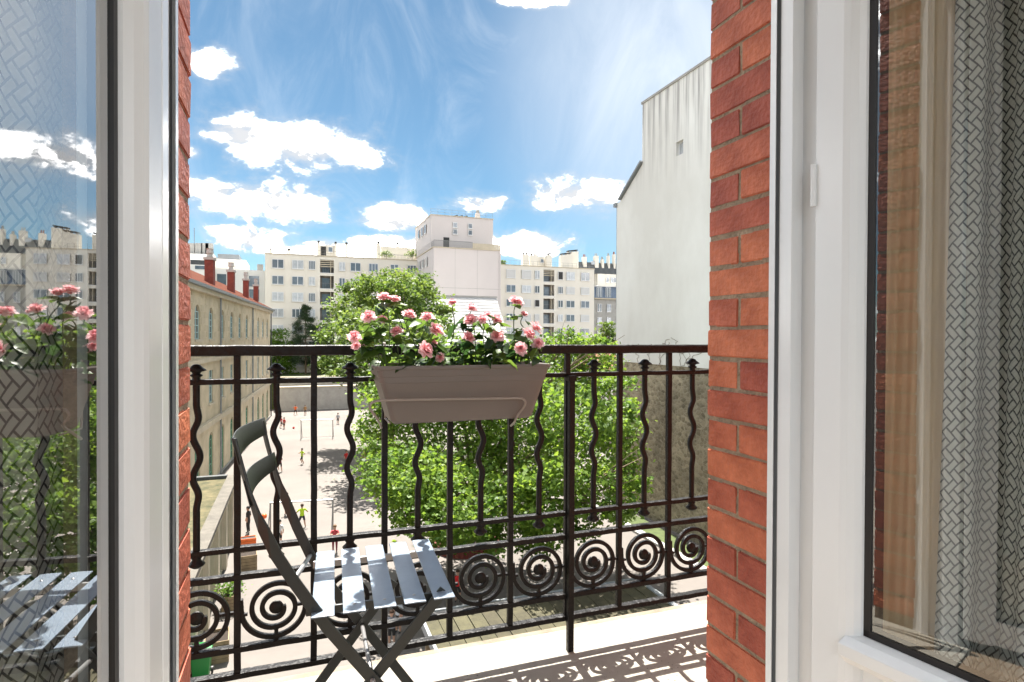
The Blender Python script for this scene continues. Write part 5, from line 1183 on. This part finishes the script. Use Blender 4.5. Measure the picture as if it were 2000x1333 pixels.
# ================================================================== PLAYGROUND
def goal(px0, px1, pyb, hgt, dep, label):
    a, b = atZ(px0, pyb, GZ), atZ(px1, pyb-8 if pyb > 1000 else pyb-2, GZ); t = thing('goal', label, 'goal', tuple((a+b)/2), 'playground goals' if False else None)
    n = Vector((-(b-a).y, (b-a).x, 0)).normalized(); n = n if n.y < 0 else -n; Z = Vector((0, 0, hgt)); r = .045
    MB().tube([a, a+Z], r, 8, (1, 0, 0)).build('post', steel, t); MB().tube([b, b+Z], r, 8, (1, 0, 0)).build('post', steel, t); MB().tube([a+Z, b+Z], r, 8, (0, 0, 1)).build('crossbar', steel, t)
    MB().tube([a+n*dep, b+n*dep], r*.7, 6, (0, 0, 1)).build('ground_bar', steel, t)
    for q in (a, b): MB().tube([q, q+n*dep], r*.7, 6, (0, 0, 1)).build('ground_bar', steel, t); MB().tube([q+Z*.98, q+n*dep], r*.6, 6, (1, 0, 0)).build('brace', steel, t)
goal(528, 650, 1053, 1.95, 1.1, 'steel goal frame with players in lime shirts in front of it')
goal(588, 650, 858, 2.0, -1.0, 'steel goal frame far down the playground near the end wall')

skin = mat('skin', (0.45, 0.27, 0.19), 0.6)
def cloth(c): 
    k = 'cloth_%d_%d_%d' % tuple(int(v*255) for v in c); return MATS.get(k) or mat(k, c, 0.8)
HAIRS = {'brown': (0.05, 0.025, 0.012), 'black': (0.012, 0.01, 0.01), 'fair': (0.16, 0.09, 0.04)}
def person(px, py, H, pose, shirt, shorts, hair, label, face=0.0, socks=None, sleeve=True):
    p = atZ(px, py, GZ); s = H
    # joints in units of body height (x across, y forward)
    J = dict(pel=(0, 0, .50), waist=(0, .005, .58), chest=(0, 0, .70), neck=(0, .005, .805), headb=(0, .012, .855), head=(0, .022, .905), headt=(0, .012, .962),
             shl=(-.105, 0, .775), shr=(.105, 0, .775), ell=(-.145, -.01, .62), elr=(.145, -.01, .62), hal=(-.15, .04, .475), har=(.15, .04, .475),
             hil=(-.055, 0, .475), hir=(.055, 0, .475), knl=(-.06, .015, .27), knr=(.06, .015, .27), anl=(-.062, -.01, .045), anr=(.062, -.01, .045), tol=(-.066, .07, .018), tor=(.066, .07, .018))
    if pose == 'run':
        J.update(knl=(-.06, .13, .31), anl=(-.06, .03, .14), tol=(-.06, .09, .10), knr=(.06, -.03, .27), anr=(.06, -.13, .05), tor=(.066, -.06, .018), elr=(.15, .10, .66), har=(.11, .19, .71), ell=(-.16, -.10, .66), hal=(-.14, -.02, .58))
    if pose == 'wide':
        J.update(knl=(-.11, .03, .27), anl=(-.15, 0, .045), tol=(-.17, .06, .018), knr=(.10, .02, .27), anr=(.13, 0, .045), tor=(.15, .06, .018), ell=(-.20, .02, .67), hal=(-.25, .08, .60), elr=(.20, .02, .66), har=(.26, .06, .60))
    if pose == 'arms':
        J.update(elr=(.14, .10, .66), har=(.05, .19, .68), ell=(-.14, .10, .66), hal=(-.05, .19, .68))
    if pose == 'reach':
        J.update(elr=(.22, .04, .78), har=(.32, .10, .82))
    E_ = [('pel', 'waist'), ('waist', 'chest'), ('chest', 'neck'), ('neck', 'headb'), ('headb', 'head'), ('head', 'headt'), ('chest', 'shl'), ('chest', 'shr'), ('shl', 'ell'), ('shr', 'elr'), ('ell', 'hal'), ('elr', 'har'), ('pel', 'hil'), ('pel', 'hir'), ('hil', 'knl'), ('hir', 'knr'), ('knl', 'anl'), ('knr', 'anr'), ('anl', 'tol'), ('anr', 'tor')]
    Rr = dict(pel=.078, waist=.070, chest=.082, neck=.032, headb=.048, head=.062, headt=.040, shl=.042, shr=.042, ell=.028, elr=.028, hal=.021, har=.021, hil=.060, hir=.060, knl=.038, knr=.038, anl=.026, anr=.026, tol=.020, tor=.020)
    names = list(J); me = bpy.data.meshes.new('body'); me.from_pydata([tuple(c*s for c in J[n]) for n in names], [(names.index(a), names.index(b)) for a, b in E_], [])
    o = bpy.data.objects.new('body_tmp', me); COL.objects.link(o)
    sk = o.modifiers.new('skin', 'SKIN'); lay = me.skin_vertices[0].data if me.skin_vertices else None
    if lay is None: 
        bm = bmesh.new(); bm.from_mesh(me); bm.verts.layers.skin.verify(); bm.to_mesh(me); bm.free(); lay = me.skin_vertices[0].data
    for i, n in enumerate(names): lay[i].radius = (Rr[n]*s*(1.15 if n in ('chest', 'pel', 'waist') else 1), Rr[n]*s*(.78 if n in ('chest', 'waist', 'pel') else 1)); lay[i].use_root = (n == 'pel')
    sb = o.modifiers.new('sub', 'SUBSURF'); sb.levels = 2; sb.render_levels = 2
    bpy.context.view_layer.update(); dg = bpy.context.evaluated_depsgraph_get(); nm = bpy.data.meshes.new_from_object(o.evaluated_get(dg)); bpy.data.objects.remove(o)
    nm.materials.clear()
    for m_ in (skin, cloth(shirt), cloth(shorts), cloth((.03, .03, .035)), cloth(socks or (.45, .27, .19))): nm.materials.append(m_)
    hal, har = Vector(J['hal'])*s, Vector(J['har'])*s; ell, elr = Vector(J['ell'])*s, Vector(J['elr'])*s
    for f in nm.polygons:
        c = f.center; z = c.z/s
        armd = min((c-hal).length, (c-har).length, (c-(hal+ell)*.5).length, (c-(har+elr)*.5).length)
        i = 0
        if armd < .085*s and abs(c.x) > .06*s: i = 0 if sleeve else 1
        elif z > .815: i = 0
        elif z > .50: i = 1
        elif z > .30: i = 2
        elif z > .055: i = 4
        else: i = 3
        f.material_index = i; f.use_smooth = True
    t = link('person', nm); t.location = p; t.rotation_euler = (0, 0, face); ORG[t.name] = (0, 0, 0)
    tag(t, label, 'person', 'children playing in the court')
    hm_ = MB(); vs = []
    bmh = bmesh.new(); bmesh.ops.create_uvsphere(bmh, u_segments=12, v_segments=8, radius=.070*s)
    for v in bmh.verts: v.co.z *= 1.02
    bmesh.ops.delete(bmh, geom=[v for v in bmh.verts if v.co.z < -.018*s and v.co.y > -.030*s], context='VERTS')
    hme = bpy.data.meshes.new('hair'); bmh.to_mesh(hme); bmh.free(); hme.materials.append(cloth(HAIRS[hair])); hme.polygons.foreach_set('use_smooth', [True]*len(hme.polygons))
    h = link('hair', hme, t); h.location = Vector((0, .006, .928))*s
    return t
LIME = (0.42, 0.62, 0.02); RED = (0.50, 0.02, 0.02); NAVY = (0.012, 0.014, 0.03); BLK = (0.015, 0.015, 0.015); MAR = (0.16, 0.02, 0.03); ORG_ = (0.75, 0.13, 0.015); WHT = (.6, .6, .6); GRY = (.3, .31, .33)
person(590, 1031, 1.38, 'wide', LIME, NAVY, 'brown', 'child in lime shirt with legs apart in front of the goal posts', 0.2)
person(590, 907, 1.38, 'run', LIME, BLK, 'black', 'child in lime shirt running in mid court', 2.0)
person(560, 1006, 1.40, 'arms', BLK, BLK, 'brown', 'child in black shirt with folded arms behind the goal crossbar', 2.6)
person(485, 1041, 1.50, 'stand', BLK, BLK, 'black', 'child all in black standing beside the annex', 1.2, BLK)
person(654, 1079, 1.42, 'arms', (.40, .05, .06), MAR, 'fair', 'child in red top and maroon trousers by a post of the nearer goal', 3.0, MAR)
person(677, 912, 1.40, 'stand', RED, BLK, 'black', 'child in red vest standing in the tree shade', 2.7)
person(711, 910, 1.40, 'stand', RED, BLK, 'brown', 'child in red shirt under the edge of the plane tree crown', 2.0)
person(549, 836, 1.40, 'run', (.38, .04, .04), BLK, 'black', 'child in dark red shirt running after the red ball', -1.3)
person(555, 838, 1.36, 'stand', (.55, .05, .05), BLK, 'brown', 'child in red shirt beside the dark red runner', 2.4)
person(577, 811, 1.40, 'wide', ORG_, BLK, 'black', 'child in orange bib near the foot of the end wall', 2.9)
person(596, 811, 1.40, 'stand', (.30, .16, .05), BLK, 'black', 'child in tan shirt near the foot of the end wall', 3.3)
person(660, 829, 1.42, 'stand', GRY, BLK, 'brown', 'child in grey shirt standing beside the far goal near the trees', 2.9)
person(547, 922, 1.40, 'run', (.10, .02, .02), BLK, 'black', 'child in dark brown shirt hidden behind a wavy baluster', 0.4)
person(546, 1066, 1.38, 'stand', WHT, BLK, 'black', 'child in white shirt at a post of the nearer goal', 2.7)
person(894, 1176, 1.36, 'reach', (.60, .02, .02), BLK, 'brown', 'child in bright red shirt stretching an arm near the shelter', 2.8)
person(778, 1236, 1.36, 'stand', (.45, .47, .5), BLK, 'brown', 'child in pale grey shirt with brown hair below the chair seat', 2.3)
person(765, 1262, 1.30, 'arms', (.2, .2, .22), BLK, 'brown', 'child in dark grey shirt with brown hair below the chair seat', 2.9)
def ball(px, py, r, m_, label, lift):
    p = atZ(px, py, GZ); b = bmesh.new(); bmesh.ops.create_icosphere(b, subdivisions=3, radius=r)
    for v in b.verts: v.co *= 1-(.012 if min(abs(v.co.x), abs(v.co.y), abs(v.co.z)) < r*.05 else 0)
    me = bpy.data.meshes.new('ball'); b.to_mesh(me); b.free(); me.materials.append(m_); me.polygons.foreach_set('use_smooth', [True]*len(me.polygons)); o = link('ball', me); o.location = p+Vector((0, 0, r+lift)); tag(o, label, 'ball'); return o
ball(516, 1040, .15, orange, 'orange ball in the air beside the child all in black', .75)
ball(573.5, 838, .13, cloth((.5, .04, .03)), 'small red ball on the ground of the far court', 0)
def crate(px, py, w, d, h, m_, name, label, cat, n=5, rot=.08):
    p = atZ(px, py, GZ); t = thing(name, label, cat, tuple(p), None); z = 0
    for k in range(n):
        z0, z1 = h*k/n, h*(k+.88)/n
        for (a, b) in (((-w/2, -d/2, z0), (w/2, -d/2+.03, z1)), ((-w/2, d/2-.03, z0), (w/2, d/2, z1)), ((-w/2, -d/2+.03, z0), (-w/2+.03, d/2-.03, z1)), ((w/2-.03, -d/2+.03, z0), (w/2, d/2-.03, z1))):
            q = MB(); q.box(a, b); o = link('board', q.mesh('board', m_), t)
    q = MB(); q.box((-w/2+.02, -d/2+.02, h*.1), (w/2-.02, d/2-.02, h*.85)); link('filling', q.mesh('filling', soil if m_ is wood_old else dark), t); t.rotation_euler = (0, 0, rot); return t
crate(485, 1066, .75, .5, .45, orange, 'plastic_crate', 'orange plastic crate on the ground beside the annex', 'crate', 3)
crate(485, 1110, .75, .9, .75, wood_old, 'wooden_planter', 'wooden planter beside the orange crate', 'planter')
crate(424, 1283, .75, 1.0, .75, wood_old, 'wooden_planter', 'wooden planter next to the green bin', 'planter')
crate(452, 1190, .7, .9, .7, wood_old, 'wooden_planter', 'wooden planter with green plants at the annex wall between the others', 'planter')
p = atZ(452, 1190, GZ); s_ = thing('potted_plant', 'tuft of bright green plants in the middle wooden planter', 'plant', (p.x, p.y, GZ+.6)); MB().tube([(p.x, p.y, GZ+.6), (p.x, p.y, GZ+.9)], .02, 4, (1, 0, 0)).build('stem', stemm, s_)
leaf_cloud('foliage', [(p.x, p.y, GZ+.9)], [.4], [260], .13, leafC, s_, shape=4, seed=5)
# wheeled bin
p = atZ(394, 1326, GZ); bn = thing('wheeled_bin', 'bright green wheeled bin at the foot of the annex', 'bin', tuple(p))
q = MB(); q.add([(-.22, -.25, .06), (.22, -.25, .06), (.22, .25, .06), (-.22, .25, .06), (-.29, -.34, .92), (.29, -.34, .92), (.29, .36, .92), (-.29, .36, .92)], [(3, 2, 1, 0), (4, 5, 6, 7), (0, 1, 5, 4), (1, 2, 6, 5), (2, 3, 7, 6), (3, 0, 4, 7)]); o = link('body', q.mesh('body', binm), bn); bev(o, .02)
q = MB(); q.prism([(-.38, .925), (.40, .925), (.40, .98), (.1, 1.04), (-.30, .99)], lambda a, b, c: (c, a, b), -.31, .31); o = link('lid', q.mesh('lid', binm), bn); bev(o, .015)
for sx in (-1, 1):
    q = MB(); q.tube([(sx*.24, .30, .1), (sx*.30, .30, .1)], .10, 12, (0, 0, 1)); link('wheel', q.mesh('wheel', gasket), bn)
q = MB(); q.tube([(-.24, .40, .97), (.24, .40, .97)], .018, 6, (0, 0, 1)); link('handle', q.mesh('handle', binm), bn)
# small tiled roof house beside the party wall
p = atD(1185, 715, 62); ho = thing('tiled_cottage', 'small cottage with an orange tiled roof against the white gable wall', 'house', (p.x+3, p.y+2, GZ))
zt_ = atD(1200, 700, 62).z; ze_ = atD(1180, 722, 62).z
MB().box((p.x-.5, p.y, GZ), (p.x+9, p.y+7, ze_)).build('wall', white_r, ho); MB().prism([(p.y-.4, ze_), (p.y+7.4, ze_), (p.y+3.5, zt_+1)], lambda a, b, c: (c, a, b), p.x-.8, p.x+9).build('roof', tile, ho)
MB().box((p.x+1, p.y-.04, GZ+.05), (p.x+2, p.y+.01, GZ+2.1)).build('door', greend, ho)
